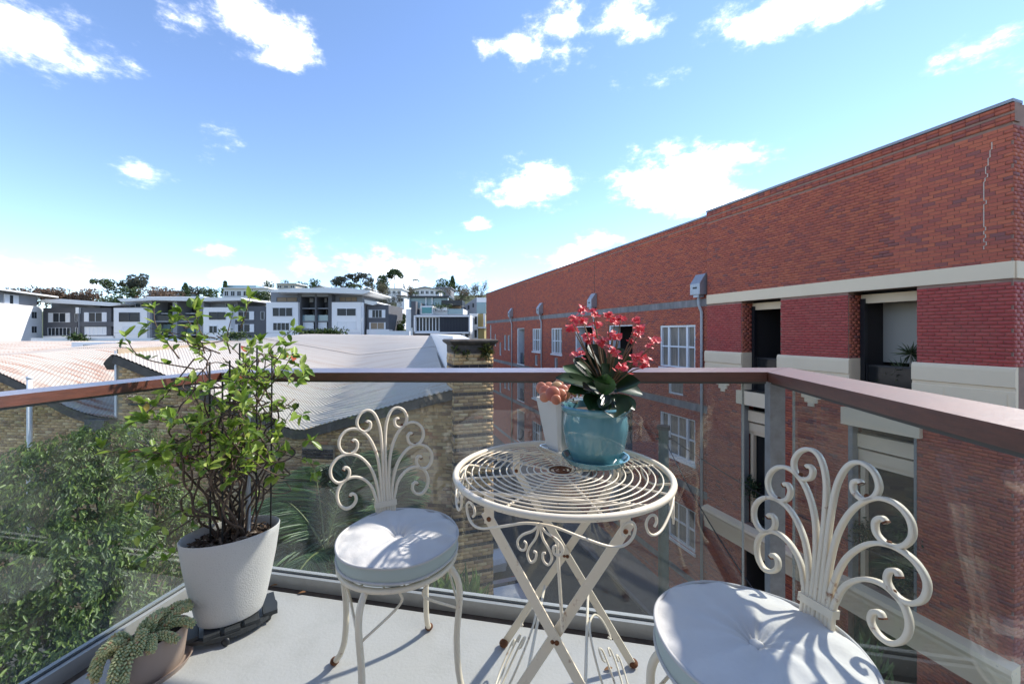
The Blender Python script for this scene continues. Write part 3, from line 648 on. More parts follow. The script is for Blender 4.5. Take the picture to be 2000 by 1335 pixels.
# white and charcoal range with deep loggias
b=apt('apartment_block','pale apartment range with two tall dark loggias under a thin white roof',330)
def whiteblock(x0,x1,y0,y1,Y,wins):
    part('wall',x0,x1,y0,y1,Y,9,LG,b); part('joint',x0,x1,(y0+y1)/2+4,(y0+y1)/2+4.5,Y-.02,.05,LINE,b)
    for w in wins: win(b,*w)
whiteblock(222,287,601,690,YA-1.2,[(232,272,610,628,YA-1.2,2,DG,GLZ),(239,275,637,653,YA-1.2,2,WHITE,LOU)])
part('upper_storey',244,288,588,601,YA+1,8,MG,b); win(b,253,286,592,600,YA+1,3)
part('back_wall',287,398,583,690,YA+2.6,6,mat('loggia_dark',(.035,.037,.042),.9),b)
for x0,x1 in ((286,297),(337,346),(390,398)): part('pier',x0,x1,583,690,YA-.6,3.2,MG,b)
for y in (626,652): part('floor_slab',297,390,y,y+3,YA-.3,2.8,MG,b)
for x0,x1 in ((298,336),(347,389)): part('balustrade',x0,x1,616,626,YA-.2,.06,GLZ,b); part('lower_glazing',x0,x1,633,650,YA+1.6,.1,GLB,b); part('lamp_shelf',x0+6,x1-8,611,613,YA+1.2,.6,LOU,b)
whiteblock(397,450,600,690,YA-1.2,[(408,440,609,624,YA-1.2,2,DG,GLZ),(408,424,636,650,YA-1.2,2,WHITE,GLZ)])
part('upper_storey',402,465,587,600,YA+1,8,MG,b); win(b,440,458,592,599,YA+1,2)
part('wall',450,520,598,690,YA,9,DG,b); win(b,456,496,608,624,YA,2,sh=.22); win(b,456,496,633,648,YA,2,sh=.2); win(b,509,516,608,624,YA,1)
slab('roof',[(228,583),(345,580),(470,581),(478,586),(398,588),(298,586),(236,589)],YA-2,11,RF,b); part('roof_fascia',286,398,579,583,YA-1.4,9,RF,b)
b2=b
b=apt('apartment_block','tall pale and charcoal apartment block in the middle with wide white eaves',620)
whiteblock(520,582,590,700,YA-1.5,[(532,571,600.5,617.5,YA-1.5,3,LOU,GLZ),(533,565,630,645,YA-1.5,4,WHITE,GLZ)])
part('upper_storey',529,582,570,590,YA+.5,8,MG,b); win(b,540,580,580.5,589,YA+.5,2,DG,WARM)
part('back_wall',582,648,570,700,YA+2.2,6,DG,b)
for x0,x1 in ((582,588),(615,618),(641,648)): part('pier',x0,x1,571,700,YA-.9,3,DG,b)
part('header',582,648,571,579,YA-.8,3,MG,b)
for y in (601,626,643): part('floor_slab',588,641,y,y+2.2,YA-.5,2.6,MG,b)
for x0,x1 in ((589,614.5),(618.5,640.5)):
    part('balustrade',x0,x1,615,626,YA-.4,.05,GLB,b); win(b,x0+3,x1-3,582,590,YA+2.1,1,gm=LOU); win(b,x0+2,x1-3,604,624,YA+2.1,2,gm=GLZ); part('screen',x0,x1-2,629,642,YA-.3,.08,LOU,b)
whiteblock(648,705,590,700,YA-1.5,[(658,695,602,616.5,YA-1.5,2,LOU,GLZ),(658,695,627.5,643,YA-1.5,2,WHITE,LOU)])
part('upper_storey',654,708,571,590,YA+.5,8,MG,b); win(b,663,697,580,588.5,YA+.5,3,DG,WARM)
MB().prism([at(705.5,590,YA-1.5),at(705.5,700,YA-1.5),at(716,700,YA+8),at(716,594,YA+8)],(.3,.3,0)).build('side_wall',WR,b)
slab('roof',[(521,566.5),(580,562.5),(672,561),(722,567),(722,570),(708,574),(640,571.5),(529,570.5)],YA-3,12,RF,b)
b=apt('apartment_block','small charcoal block with white shutters right of the tall block',738)
part('wall',716,759,595,700,YA,9,DG,b); part('base',716,760,643,700,YA-.5,2,LG,b); slab('roof',[(712,585),(735,589),(738,592),(728,596),(712,592)],YA-1,8,RF,b)
win(b,720,752.5,605,620,YA,3,sh=.2); win(b,721,753,629.5,642.5,YA,2,sh=.08,gm=WARM)
# podium walls and planting in front of the apartments
p=pbox(MB(),60,520,660,720,61,.4).build('garden_wall',WR); tag(p,'long low white garden wall in front of the apartments','wall')
p=pbox(MB(),515,735,653.5,700,63,.4).build('garden_wall',LG); tag(p,'low pale wall below the tall middle apartment block','wall')
p=pbox(MB(),735,800,646,700,58,.4).build('garden_wall',WR); tag(p,'short white wall left of the modern house','wall')
hedge=leafmat('hedge_leaf',[(0,(.02,.04,.012)),(.6,(.05,.09,.02)),(1,(.11,.15,.04))])
for i,(x,y,Y,r,nm,lb) in enumerate(((153,661,60.5,1.1,'shrub','small green shrub on the garden wall beside the charcoal block'),(455,657,60,1.9,'shrub','low shrub on the garden wall below the charcoal wing'),(615,651,62,2.6,'shrub','spiky shrub row on the wall below the tall middle block'),(650,650,62,1.6,'shrub','right-hand shrub on the wall below the tall middle block'))):
    t=thing(nm,lb,'shrub',at(x,y+8,Y)); n=260; P=np.array(at(x,y,Y))+rng.normal(size=(n,3))*np.array((r,.5,.5))*.6; leafmesh('foliage',leaves(P,rvec(n)+np.array((0,0,.5)),rvec(n),rng.uniform(.3,.6,n),rng.uniform(.12,.25,n)),hedge,t)
# modern house on the right
Y=66; b=thing('modern_house','modern white house with glass balconies, teal pool window and dark ribbed garage','house',at(850,760,Y))
part('tower',793,806,603,680,Y,10,WR,b); part('side_wall',803,812,588,640,Y-.5,12,DG,b); part('upper_glass',799,876,580,601,Y+6,.3,GLB,b); part('upper_frame',797,877,577.5,580.5,Y+5,6,BLACK,b)
for x in (798.5,831,843,874): part('post',x,x+1.6,580,601,Y+5.5,.3,WHITE,b)
part('terrace_wall',809,905,603,616,Y+2,6,WR,b); part('pool_surround',821,845,597,614,Y+.8,3,WR,b); part('pool_window',824,843,600,611.5,Y+.7,.12,mat('teal_water',(.0,.2,.22),.1),b)
part('balustrade',810,822,589,602,Y+1,.05,GLB,b); part('balustrade',874,903,603,613,Y+1,.05,GLB,b); part('pergola',862,903,586,596,Y+2,4,BLACK,b)
for x in (876,901): part('pergola_post',x,x+1.2,596,614,Y+2,.2,BLACK,b)
part('pergola_back',877,901,590,612,Y+4,.2,WARM,b); part('floor_slab',808,918,614,618,Y-.5,8,MG,b)
part('box_frame_top',808,918,615.5,618.5,Y-.9,4,LG,b); part('box_frame_side',808,811,618,650,Y-.9,4,LG,b); part('box_frame_side',915.5,918,618,650,Y-.9,4,LG,b); part('box_frame_bottom',808,918,648,651,Y-.9,4,LG,b)
part('ribbed_panel',859,915.5,618,648,Y-.4,.3,mat('dark_panel',(.045,.05,.065),.6),b)
for i in range(19): part('rib',859.5+i*2.95,860.4+i*2.95,618,648,Y-.55,.16,mat('dark_panel',(.045,.05,.065),.6),b)
part('window_back',811,859,618,648,Y+.5,.3,mat('window_room',(.09,.075,.06),.8),b); w=MB(); 
for i in range(8): pbox(w,812+i*6.4,813.4+i*6.4,619.5,647,Y-.3,.2)
pbox(w,811,859,618,620,Y-.3,.2); pbox(w,811,859,646,648,Y-.3,.2); wo=w.build('window',WHITE,b)
for i in range(7): part('pane',813.5+i*6.4,818.3+i*6.4,620,646,Y-.15,.04,GLZ,wo)
part('undercroft',812,915,651,680,Y+.5,5,DG,b); part('utility_box',903,908,650.5,657,Y-.3,.4,LOU,b); part('roof_planter',851,872,600,606,Y+1,.6,WR,b)
n=200; P=np.array(at(861,600,Y+1))+rng.normal(size=(n,3))*np.array((.8,.3,.25)); tag(leafmesh('planter_grass',leaves(P,rvec(n)+np.array((0,0,.8)),rvec(n),rng.uniform(.3,.5,n),rng.uniform(.06,.12,n)),hedge,b),kind='stuff')
Y=78; b=thing('townhouse','blue grey metal clad townhouse beside the red building',"house",at(925,740,Y))
slab('wall',[(900,600),(931,580),(931,700),(900,700)],Y,8,MG,b); part('glass_corner',931,949,590,612,Y,6,GLB,b); part('parapet',931,950,581,590,Y,6,LG,b)
for x,y in ((906,600),(913.5,596),(922.5,592)): win(b,x,x+3.5,y,y+8,Y,1,DG)
Y=74; b=thing('townhouse','narrow white townhouse with gold panel beside the red building','house',at(925,740,Y))
part('wall',917,933,612,700,Y,6,WR,b); part('gold_panel',933,946,613,639,Y+.3,5,mat('gold_panel',(.36,.27,.1),.5),b); part('gold_panel',934,946,641,700,Y+.3,5,mat('gold_panel',(.36,.27,.1),.5),b); part('balcony_slab',933,950,638,641,Y-.4,5,WR,b); part('post',944,948,612,640,Y-.3,.3,WR,b)
for a,c in ((919,617),(919,643)): win(b,a,a+4,c,c+7,Y,1,DG)
for a,c in ((927,618),(927,644)): win(b,a,a+4.5,c,c+15,Y,1,DG)
# houses up the hill
def house(lb,x0,x1,yt,yb,Y,wm,rm,n=3,gable=False,flat=False):
    b=thing('hill_house',lb,'house',at((x0+x1)/2,yb+6,Y)); part('wall',x0,x1,yt,yb+14,Y,8,wm,b)
    if gable: slab('roof',[(x0-2,yt+1),((x0+x1)/2,yt-gable),(x1+2,yt+1),(x1+2,yt+2),((x0+x1)/2,yt-gable+1.2),(x0-2,yt+2)],Y-1,10,rm,b); slab('gable_wall',[(x0,yt+1),((x0+x1)/2,yt-gable+1),(x1,yt+1)],Y+.1,6,wm,b)
    else: part('roof',x0-1.5,x1+1.5,yt-1.6,yt,Y-1,10,rm,b)
    w=(x1-x0)/n
    for i in range(n): win(b,x0+i*w+w*.18,x0+(i+1)*w-w*.18,yt+(yb-yt)*.28,yt+(yb-yt)*.78,Y,2 if w>9 else 1)
    return b
house('white multi-level apartment house with balconies behind the left trees',436,522,563,582,110,LG,WR,7)
part('upper_storey',440,500,557,563,113,6,GLB,house('pale penthouse level above the white multi-level house',446,515,561,566,116,WR,RF,6))
house('beige flat-roofed house above the middle apartments',540,577,554,565,150,mat('beige',(.5,.46,.4),.8),RF,3)
house('small white gabled cottage behind the middle roofs',611,634,562,570,150,WR,MG,2,gable=6)
house('pale gabled cottage on the crest under the round pine',736,752,559,566,170,LG,mat('pale_green_roof',(.4,.45,.44),.6),2,gable=5)
house('white pyramid-roofed pavilion left of the bare tree',705,727,567,585,100,WR,RF,2,gable=7)
house('white house with balcony doors on the hillside',755,784,564,577,105,WR,RF,3)
house('lower balcony house in the trees below the white house',775,790,578,592,104,LG,DG,1)
house('long white gabled house with many windows near the crest',801,858,564,577,118,LG,MG,6,gable=5)
house('grey house partly hidden right of the long white house',852,880,562,572,125,MG,MG,3)
house('red-brown roofed house behind the left apartments',290,352,569,577,130,MG,mat('brown_roof',(.2,.14,.1),.8),3)
house('small hip-roofed house beside the charcoal block',757,778,612,628,90,LG,RF,1,gable=12)
# trees on the hill
bark=mat('bark',(.12,.09,.065),.95,var=.5,vscale=5)
def tree(nm,lb,x,yt,yb,Y,halfw,kind,col,n=1500,cat='tree'):
    base=at(x,yb,Y); t=thing(nm,lb,cat,(base.x,base.y,base.z)); H=(yb-yt)/F*Y; W=halfw/F*Y; B=np.array(base)
    crownm=leafmat(nm+'_leaf_'+col[0],col[1],.7,.15); tr=MB()
    s=H/9
    def clump(cs,rs,n,L,droop=0):
        q=[]
        for c,r in zip(cs,rs):
            k=max(30,int(n/len(cs))); d=rvec(k); rad=rng.uniform(.45,1,(k,1))**.5; P=np.array(c)+d*rad*np.array(r); q.append(leaves(P,d+rvec(k)*.8+np.array((0,0,-droop)),rvec(k)+np.array((0,0,.8)),rng.uniform(.6,1.3,k)*L,rng.uniform(.5,.9,k)*L*.8))
        return np.vstack(q)
    if kind=='bush':
        cs=[B+np.array((rng.uniform(-1,1)*W*.75,rng.uniform(-1,1)*W*.5,H*rng.uniform(.35,.85))) for _ in range(16)]; cs=[c for c in cs]; rs=[np.array((W*.36,W*.36,H*.2))*rng.uniform(.7,1.2) for _ in cs]
        tr.tube([B,B+(0,0,H*.5)],.025*H,6,scale=[1,.5]); q=clump(cs,rs,n,max(.4,H*.085))
    elif kind=='open':
        cs=[];tr.tube([B,B+(W*.05,0,H*.45)],.02*H,6,scale=[1,.7])
        for _ in range(13):
            c=B+np.array((rng.uniform(-1,1)*W*.85,rng.uniform(-.5,.5)*W,H*rng.uniform(.5,.95))); c[0]=B[0]+(c[0]-B[0])*(1.2-abs(c[2]-B[2]-H*.7)/H); cs.append(c)
            tr.tube(catmull([B+(W*.05,0,H*.4),(B+c)/2+np.array((0,0,H*.18)),c],4),.011*H,5,scale=list(np.linspace(1,.3,9)))
        q=clump(cs,[np.array((W*.24,W*.24,H*.075))*rng.uniform(.7,1.3) for _ in cs],n,max(.34,H*.07))
    elif kind=='cone':
        tr.tube([B,B+(0,0,H*.95)],.02*H,6,scale=[1,.2]); cs=[];rs=[]
        for i in range(12):
            h=.2+.8*i/12; r=W*(1-h)*1.1+W*.12
            for k in range(4): a=rng.uniform(0,6.28); cs.append(B+np.array((math.cos(a)*r*.6,math.sin(a)*r*.6,H*h))); rs.append((r*.5,r*.5,H*.05))
        q=clump(cs,rs,n,H*.075)
    elif kind=='umbrella':
        tr.tube([B,B+(0,0,H*.9)],.02*H,6,scale=[1,.5]); cs=[];rs=[]
        for i in range(26):
            a=rng.uniform(0,6.28); r=math.sqrt(rng.uniform(.05,1))*W; h=H*(.62+.33*math.sqrt(max(0,1-(r/W)**2))); c=B+np.array((math.cos(a)*r*.95,math.sin(a)*r*.95,h)); cs.append(c); rs.append((W*.2,W*.2,H*.06)); tr.tube([B+(0,0,h*.78),c],.007*H,4)
        q=clump(cs,rs,n,H*.07)
    elif kind=='bare':
        q=[]; 
        for _ in range(26):
            c=B+np.array((rng.uniform(-1,1)*W,rng.uniform(-.5,.5)*W,H*rng.uniform(.5,1))); m_=(B+c)/2+rng.normal(size=3)*W*.12
            tr.tube(catmull([B+(0,0,H*.2),m_,c],4),.012*H,4,scale=list(np.linspace(1,.25,9)))
            for _ in range(5): e=c+rng.normal(size=3)*np.array((W,W,H))*.13; tr.tube([m_*.4+c*.6,e],.004*H,3)
            k=int(n/26); q.append(leaves(c+rng.normal(size=(k,3))*np.array((W,W,H))*.12,rvec(k),rvec(k),rng.uniform(.5,1,k)*H*.06,rng.uniform(.4,.8,k)*H*.045))
        q=np.vstack(q)
    elif kind=='palm':
        tr.tube(catmull([B,B+(W*.06,0,H*.5),B+(0,0,H*.8)],5),.022*H,6); q=[]; T=B+np.array((0,0,H*.8))
        for i in range(18):
            a=6.28*i/18+rng.uniform(-.15,.15); L=W*rng.uniform(.8,1.1); up=rng.uniform(.1,.9); k=26; s=np.linspace(.08,1,k)[:,None]; dirv=np.array((math.cos(a),math.sin(a),0)); C=T+dirv*L*s+np.array((0,0,1))*L*(up*s-1.1*s*s)
            side=np.array((-math.sin(a),math.cos(a),0)); sg=np.where(np.arange(k)%2,1,-1)[:,None]; q.append(leaves(C,side*sg*.8+dirv*.6+np.array((0,0,-.5)),np.repeat(np.array((0,0,1.))[None],k,0)+rvec(k)*.1,np.full(k,L*.3),np.full(k,L*.05)))
        q=np.vstack(q)
    tr.build('trunk',bark,t); leafmesh('crown',q,crownm,t); return t
DGN=('dark',[(0,(.04,.065,.025)),(.6,(.075,.12,.042)),(1,(.12,.17,.06))]); GRN=('green',[(0,(.03,.05,.015)),(.6,(.06,.095,.025)),(1,(.1,.14,.04))])
BRN=('brown',[(0,(.1,.065,.04)),(.6,(.17,.11,.075)),(1,(.24,.165,.12))]); OLV=('olive',[(0,(.07,.07,.03)),(.6,(.13,.12,.06)),(1,(.2,.18,.1))]); GUM=('gum',[(0,(.05,.06,.04)),(.6,(.09,.1,.07)),(1,(.16,.15,.11))])
tree('spreading_tree','dark spreading tree left of the pair above the charcoal block',210,546,590,95,27,'open',DGN,1500)
tree('spreading_tree','brownish tall spreading tree right of the pair above the charcoal block',262,535,590,98,27,'open',GUM,1700)
tree('bushy_tree','round dark tree between the tall pair and the loggia roof',257,560,590,92,17,'bush',DGN,900)
for i,(x,w,yt,lb) in enumerate(((45,22,567,'leftmost brown leafless-looking tree crown behind the white block'),(90,32,566,'second brown tree crown from the left edge'),(135,32,568,'third brown tree crown from the left edge'),(168,26,568,'fourth brown tree crown, beside the dark spreading tree'),(315,42,565,'flat-topped brown tree behind the loggia roof'))):
    tree('brown_tree',lb,x,yt-4,604,86+i,w*1.15,'bush',BRN,1900)
tree('bushy_tree','dark green tree under the spreading pair left of the loggias',225,575,600,90,22,'bush',DGN,900)
tree('cone_tree','dark conical tree above the right end of the loggia roof',362,553,588,105,10,'cone',DGN,800)
tree('open_tree','thin pale tree right of the dark conical tree',383,558,588,107,12,'open',GUM,600)
tree('bushy_tree','dark green trees in front of the white multi-level house',412,562,590,104,20,'bush',DGN,900)
tree('cone_tree','slim dark pine left of the white multi-level house',440,549,585,112,7,'cone',DGN,500)
tree('bushy_tree','green tree filling the gap left of the middle block',512,568,600,88,24,'bush',GRN,1100)
tree('bushy_tree','dark round tree left of the beige house',524,548,575,155,9,'bush',DGN,600)
tree('bushy_tree','dark domed tree behind the beige house',553,547,570,160,10,'bush',DGN,600)
tree('bushy_tree','dark rounded tree left of the gabled cottage',592,549,575,158,13,'bush',DGN,700)
tree('bushy_tree','dark taller tree directly left of the gabled cottage',612,545,575,160,11,'bush',DGN,700)
tree('gum_tree','tall grey gum tree above the middle block',672,538,580,150,22,'open',GUM,1600)
tree('gum_tree','airy gum tree right of the tall grey gum',703,534,580,152,22,'open',GUM,1400)
tree('palm_tree','broad palm crown in front of the gum trees',692,550,584,140,16,'palm',GRN)
tree('gum_tree','small thin gum tree right of the gum pair',724,543,580,156,9,'open',GUM,500)
tree('bushy_tree','dark dense tree beside the umbrella pine',747,534,572,170,14,'bush',DGN,1000)
tree('umbrella_pine','tall umbrella-shaped pine on the crest',771,526,572,172,14,'umbrella',DGN,1300)
tree('palm_tree','tall slim palm standing alone on the skyline',812,540,566,150,8,'palm',DGN)
tree('bushy_tree','large dark green tree right of the skyline palm',868,545,580,160,19,'bush',DGN,1400)
tree('cone_tree','pointed dark pine over the large green tree',884,539,575,162,8,'cone',DGN,600)
tree('bushy_tree','green tree stepping down right of the pointed pine',902,556,590,160,14,'bush',DGN,700)
tree('bare_tree','bare brown tree at the right end of the hill',935,553,592,120,17,'bare',OLV,1000)
tree('bare_tree','bare pinkish tree behind the modern house',893,564,592,110,24,'bare',BRN,1100)
tree('bare_tree','large olive half-bare tree left of the white hillside house',742,558,610,88,20,'bare',OLV,1700)
tree('bare_tree','grey bare tree below the olive one',768,577,615,86,17,'bare',GUM,1000)
tree('bare_tree','brown bare tree between the white house and long house',797,556,592,112,12,'bare',OLV,700)
tree('palm_tree','small palm in front of the long white house',860,563,592,98,9,'palm',GRN); tree('palm_tree','small palm at the left end of the long white house',811,566,592,100,8,'palm',GRN)
tree('bushy_tree','bright green bushes left of the modern house upper clump',778,608,640,80,15,'bush',GRN,1000)
tree('bushy_tree','bright green bushes left of the modern house lower clump',777,625,655,76,16,'bush',GRN,1100)
for i,(x,w,lb) in enumerate(((575,18,'low tree on the crest right of the beige house'),(640,20,'low tree on the crest right of the gabled cottage'),(730,16,'low tree on the crest below the thin gum'),(790,16,'low tree on the crest right of the umbrella pine'),(835,20,'low tree on the crest right of the skyline palm'),(915,20,'low tree at the right foot of the hill crest'))):
    tree('bushy_tree',lb,x,558+i%3*3,592,165+i*2,w,'bush',[DGN,GRN,OLV][i%3],700)
# ------------------------------------------------------------------ weeping fig and palms in the lane
fig=thing('weeping_fig','large dense weeping fig tree filling the lane behind the left glass','tree',(-6.2,7.4,GZ))
tr=MB(); B=np.array((-6.2,7.4,GZ)); lob=[]
for x,y,Y,r in ((150,880,8.6,1.0),(215,855,8.8,.8),(95,900,8.2,1.0),(40,960,7.8,1.0),(140,960,7.6,1.1),(230,930,8.4,1.1),(300,985,8.4,1.0),(60,1050,7.0,1.0),(170,1050,6.8,1.0),(260,1060,7.6,1.0),(330,1080,7.9,.9),(110,1130,6.2,.9),(20,1180,6.0,1.0),(200,1160,6.4,.9),(300,1170,6.6,.9),(60,1260,5.6,.8),(180,1270,5.6,.8),(280,1260,6.0,.8),(120,1360,5.2,.8),(10,1100,6.4,.9),(240,1360,5.2,.8),(-60,1040,7.5,1.1),(-80,1200,6.5,1.1),(370,1010,8.8,.7),(20,1390,5.0,.9),(350,1240,6.6,.8),(180,930,8.0,1.0)): lob.append((np.array(at(x,y,Y)),r))
q=[]
for c,r in lob:
    tr.tube(catmull([B+(0,0,3),(B+c)/2+np.array((0,0,1.2)),c],4),.07,5,scale=list(np.linspace(1,.25,9)))
    for _ in range(34):      # drooping twigs carrying leaves
        d=rvec(1)[0]; d[2]=abs(d[2])*.8-.15; s=c+d*r*rng.uniform(.3,.85)*np.array((1,1,.8)); o_=d.copy(); o_[2]=0; o_/=np.linalg.norm(o_)+.01
        L=rng.uniform(.35,.8)*r; k=42; t=np.linspace(0,1,k)[:,None]; C=s+o_*L*(t*.8)+np.array((0,0,1.))*L*(.25*t-.95*t*t)+rng.normal(size=(k,3))*.05
        D=o_*.5+np.array((0,0,-.8))+rvec(k)*.75; q.append(leaves(C,D,rvec(k)*.8+o_+np.array((0,0,.6)),rng.uniform(.06,.13,k),rng.uniform(.026,.05,k)))
tr.tube([B,B+(0,0,3.2)],.2,8,scale=[1,.7]); tr.build('trunk',bark,fig)
leafmesh('crown',np.vstack(q),leafmat('fig_leaf',[(0,(.035,.065,.02)),(.45,(.08,.14,.032)),(.8,(.14,.22,.045)),(1,(.25,.34,.08))],.4,.35),fig)
PALM=leafmat('palm_leaflet',[(0,(.035,.075,.035)),(.6,(.07,.14,.06)),(1,(.13,.22,.09))],.45,.3)
def cane_palm(lb,x,y,Y,fr,seed):
    r_=np.random.default_rng(seed); c=np.array(at(x,y,Y)); t=thing('cane_palm',lb,'palm',(c[0],c[1],GZ)); st=MB(); q=[]
    st.tube(catmull([np.array((c[0],c[1],GZ)),np.array((c[0]+.05,c[1],(GZ+c[2])/2)),c],5),.07,7); 
    for a,el_,L in fr:
        dirv=np.array((math.cos(a),math.sin(a),0)); k=64; s=np.linspace(.0,1,k)[:,None]; C=c+dirv*L*s*math.cos(el_)+np.array((0,0,1.))*L*(math.sin(el_)*s-.75*s*s*max(.3,math.cos(el_)))
        st.tube(list(C[::7]),.018,5,scale=list(np.linspace(1,.3,len(C[::7])))); T=np.gradient(C,axis=0); T/=np.linalg.norm(T,axis=1,keepdims=True)
        side=np.cross(T,np.repeat(np.array((0,0,1.))[None],k,0)); side/=np.linalg.norm(side,axis=1,keepdims=True)+1e-6; m_=(s[:,0]>.12)
        for sg in (1,-1):
            ll=L*.34*np.sin(np.clip(s[:,0]*2.6+.25,0,3))+.12; q.append(leaves(C[m_],(side*sg+T*.75+np.array((0,0,-.28))+r_.normal(size=(k,3))*.06)[m_],np.repeat(np.array((0,0,1.))[None],m_.sum(),0)+rvec(m_.sum())*.15,ll[m_],np.full(m_.sum(),.05)))
    st.build('stem',mat('cane_green',(.12,.15,.05),.6),t); leafmesh('fronds',np.vstack(q),PALM,t)
cane_palm('cane palm with long arching fronds behind the left chair and planter',635,1075,7.0,[(2.6,.75,2.0),(2.2,1.1,2.1),(1.2,1.2,2.1),(.5,.9,1.7),(3.3,.45,1.9),(3.9,.3,1.5),(4.6,.5,1.3),(-.2,.5,1.4),(2.9,1.0,1.9)],1)
cane_palm('tall upright cane palm rising behind the left chair back',730,1060,7.6,[(1.6,1.35,2.0),(2.5,1.15,1.7),(.6,1.1,1.8),(0.1,.8,1.6),(3.3,.8,1.6),(4.4,.7,1.4),(5.5,.6,1.5)],2)
cane_palm('lower cane palm beside the warehouse wall foot',565,1160,6.4,[(2.8,.7,1.5),(1.9,1.0,1.4),(.9,.9,1.3),(3.8,.5,1.3),(5.0,.5,1.2)],3)
for i,(x,y,Y,lb) in enumerate(((860,1190,6.3,'grassy strap-leaf plant at the foot of the pillar, left clump'),(915,1195,6.6,'grassy strap-leaf plant at the foot of the pillar, right clump'),(1690,1310,5.5,'strap-leaf plant below the right glass near the street'))):
    c=np.array(at(x,y,Y)); t=thing('strap_plant',lb,'plant',c); n=60; D=rvec(n)*.5+np.array((0,0,1.)); leafmesh('foliage',leaves(c+rng.normal(size=(n,3))*.1,D,rvec(n),rng.uniform(.4,.75,n)*(1 if i<2 else .45),np.full(n,.05)),leafmat('strap_leaf',[(0,(.06,.12,.03)),(1,(.16,.24,.08))]),t)
# garden bed that carries the plants
gb=MB().box((-14,3.2,GZ),(-1.0,10.2,GZ+.3)).build('garden_bed',mat('mulch',(.05,.035,.025),.95)); tag(gb,kind='structure')
# ------------------------------------------------------------------ cars in the lane, power pole
def car(lb,pos,colm,ang):
    t=thing('parked_car',lb,'car',(pos[0],pos[1],GZ),ang,'cars parked in the lane')
    side=[(-2.1,.35),(-2.15,.75),(-1.95,.92),(-1.2,1.0),(-.55,1.42),(.75,1.45),(1.55,1.05),(2.05,.95),(2.15,.6),(2.1,.33)]
    o=MB(); V=[]; 
    for yv,k in ((-.84,.0),(-.8,.02),(.8,.02),(.84,0)):
        pass
    n=len(side); rows=[(-.86,.97),(-.80,1.0),(.80,1.0),(.86,.97)]
    for yv,k in rows:
        for x,z in side:
            tp=(z-1.0)/.45 if z>1.0 else 0; V.append((x*k,yv*(1-.16*max(0,tp)),z))
    Fc=[(r*n+i,r*n+(i+1)%n,(r+1)*n+(i+1)%n,(r+1)*n+i) for r in range(3) for i in range(n)]+[tuple(range(n-1,-1,-1)),tuple(range(3*n,4*n))]
    o.add(V,Fc).build('body',colm,t,local=True)
    gl=MB()
    for s in (-1,1): gl.prism([(-.98,s*.80,1.04),(-.5,s*.745,1.36),(.7,s*.74,1.38),(1.3,s*.80,1.06)],(0,s*.02,0))
    gl.prism([(-1.16,-.72,1.035),(-.6,-.66,1.42),(-.6,.66,1.42),(-1.16,.72,1.035)],(-.025,0,.02)); gl.prism([(.8,-.64,1.43),(1.5,-.72,1.09),(1.5,.72,1.09),(.8,.64,1.43)],(.025,0,.02)); gl.build('windows',DGLASS,t,local=True)
    for x in (-1.3,1.32):
        for s in (-1,1):
            w=MB(); 
            for k,(r,a,b) in enumerate(((.32,.68,.88),)):
                w.add([(x+r*math.cos(6.2832*i/18),s*yy,.32+r*math.sin(6.2832*i/18)) for yy in (a,b) for i in range(18)],[(i,(i+1)%18,18+(i+1)%18,18+i) for i in range(18)]+[tuple(range(18)),tuple(range(18,36))])
            w.build('wheel',mat('tyre',(.015,.015,.015),.8),t,local=True)
    for s in (-1,1): MB().box((2.02,s*.75-.13,.72),(2.16,s*.75+.13,.92)).build('tail_light',mat('tail_light',(.3,.01,.01),.2),t,local=True); MB().box((-2.16,s*.7-.16,.62),(-2.02,s*.7+.16,.78)).build('headlight',mat('headlight',(.6,.62,.65),.15),t,local=True)
SA=math.atan2(.9493,-.3142)
car('pale blue-grey parked car nearest behind the table',(.05,16.9),mat('car_paint_blue',(.4,.47,.55),.2,coat=1),SA)
car('white parked car further along beside the pillar',(-1.75,22.3),mat('car_paint_white',(.65,.67,.7),.2,coat=1),SA)
car('dark parked car at the far end of the lane',(-3.6,28),mat('car_paint_dark',(.05,.055,.065),.2,coat=1),SA)
pc=np.array(at(1296,850,13)); t=thing('power_pole','green steel power pole standing in the street behind the glass','pole',(pc[0],pc[1],GZ))
pm=mat('green_pole_paint',(.055,.1,.08),.6,var=.6,vscale=4); z1=at(1296,838,13).z
MB().lathe([(.17,0),(.155,z1-GZ-.1),(.155,z1-GZ),(0,z1-GZ+.02)],(pc[0],pc[1],GZ),12).build('shaft',pm,t,smooth='auto'); MB().lathe([(0,0),(.2,0),(.2,.12),(0,.16)],(pc[0],pc[1],z1),12).build('cap',BLACK,t,smooth='auto')
MB().tube([(pc[0]-.25,pc[1],z1-.3),(pc[0]+.3,pc[1],z1-.3)],.03,6).build('bracket',BLACK,t)
for i,(a,b) in enumerate(((at(1296,846,13),at(1800,1120,9.5)),(at(1300,862,13),at(1500,1190,8)),(at(1290,850,13),at(1215,795,22)))):
    a,b=np.array(a),np.array(b); pts=[a+(b-a)*s-np.array((0,0,.9))*s*(1-s) for s in np.linspace(0,1,14)]
    w=MB().tube(pts,.014,5).build('power_line',BLACK); tag(w,('upper power line running right from the green pole','lower power line dropping from the green pole towards the balcony','power line running from the green pole along the lane')[i],'cable')
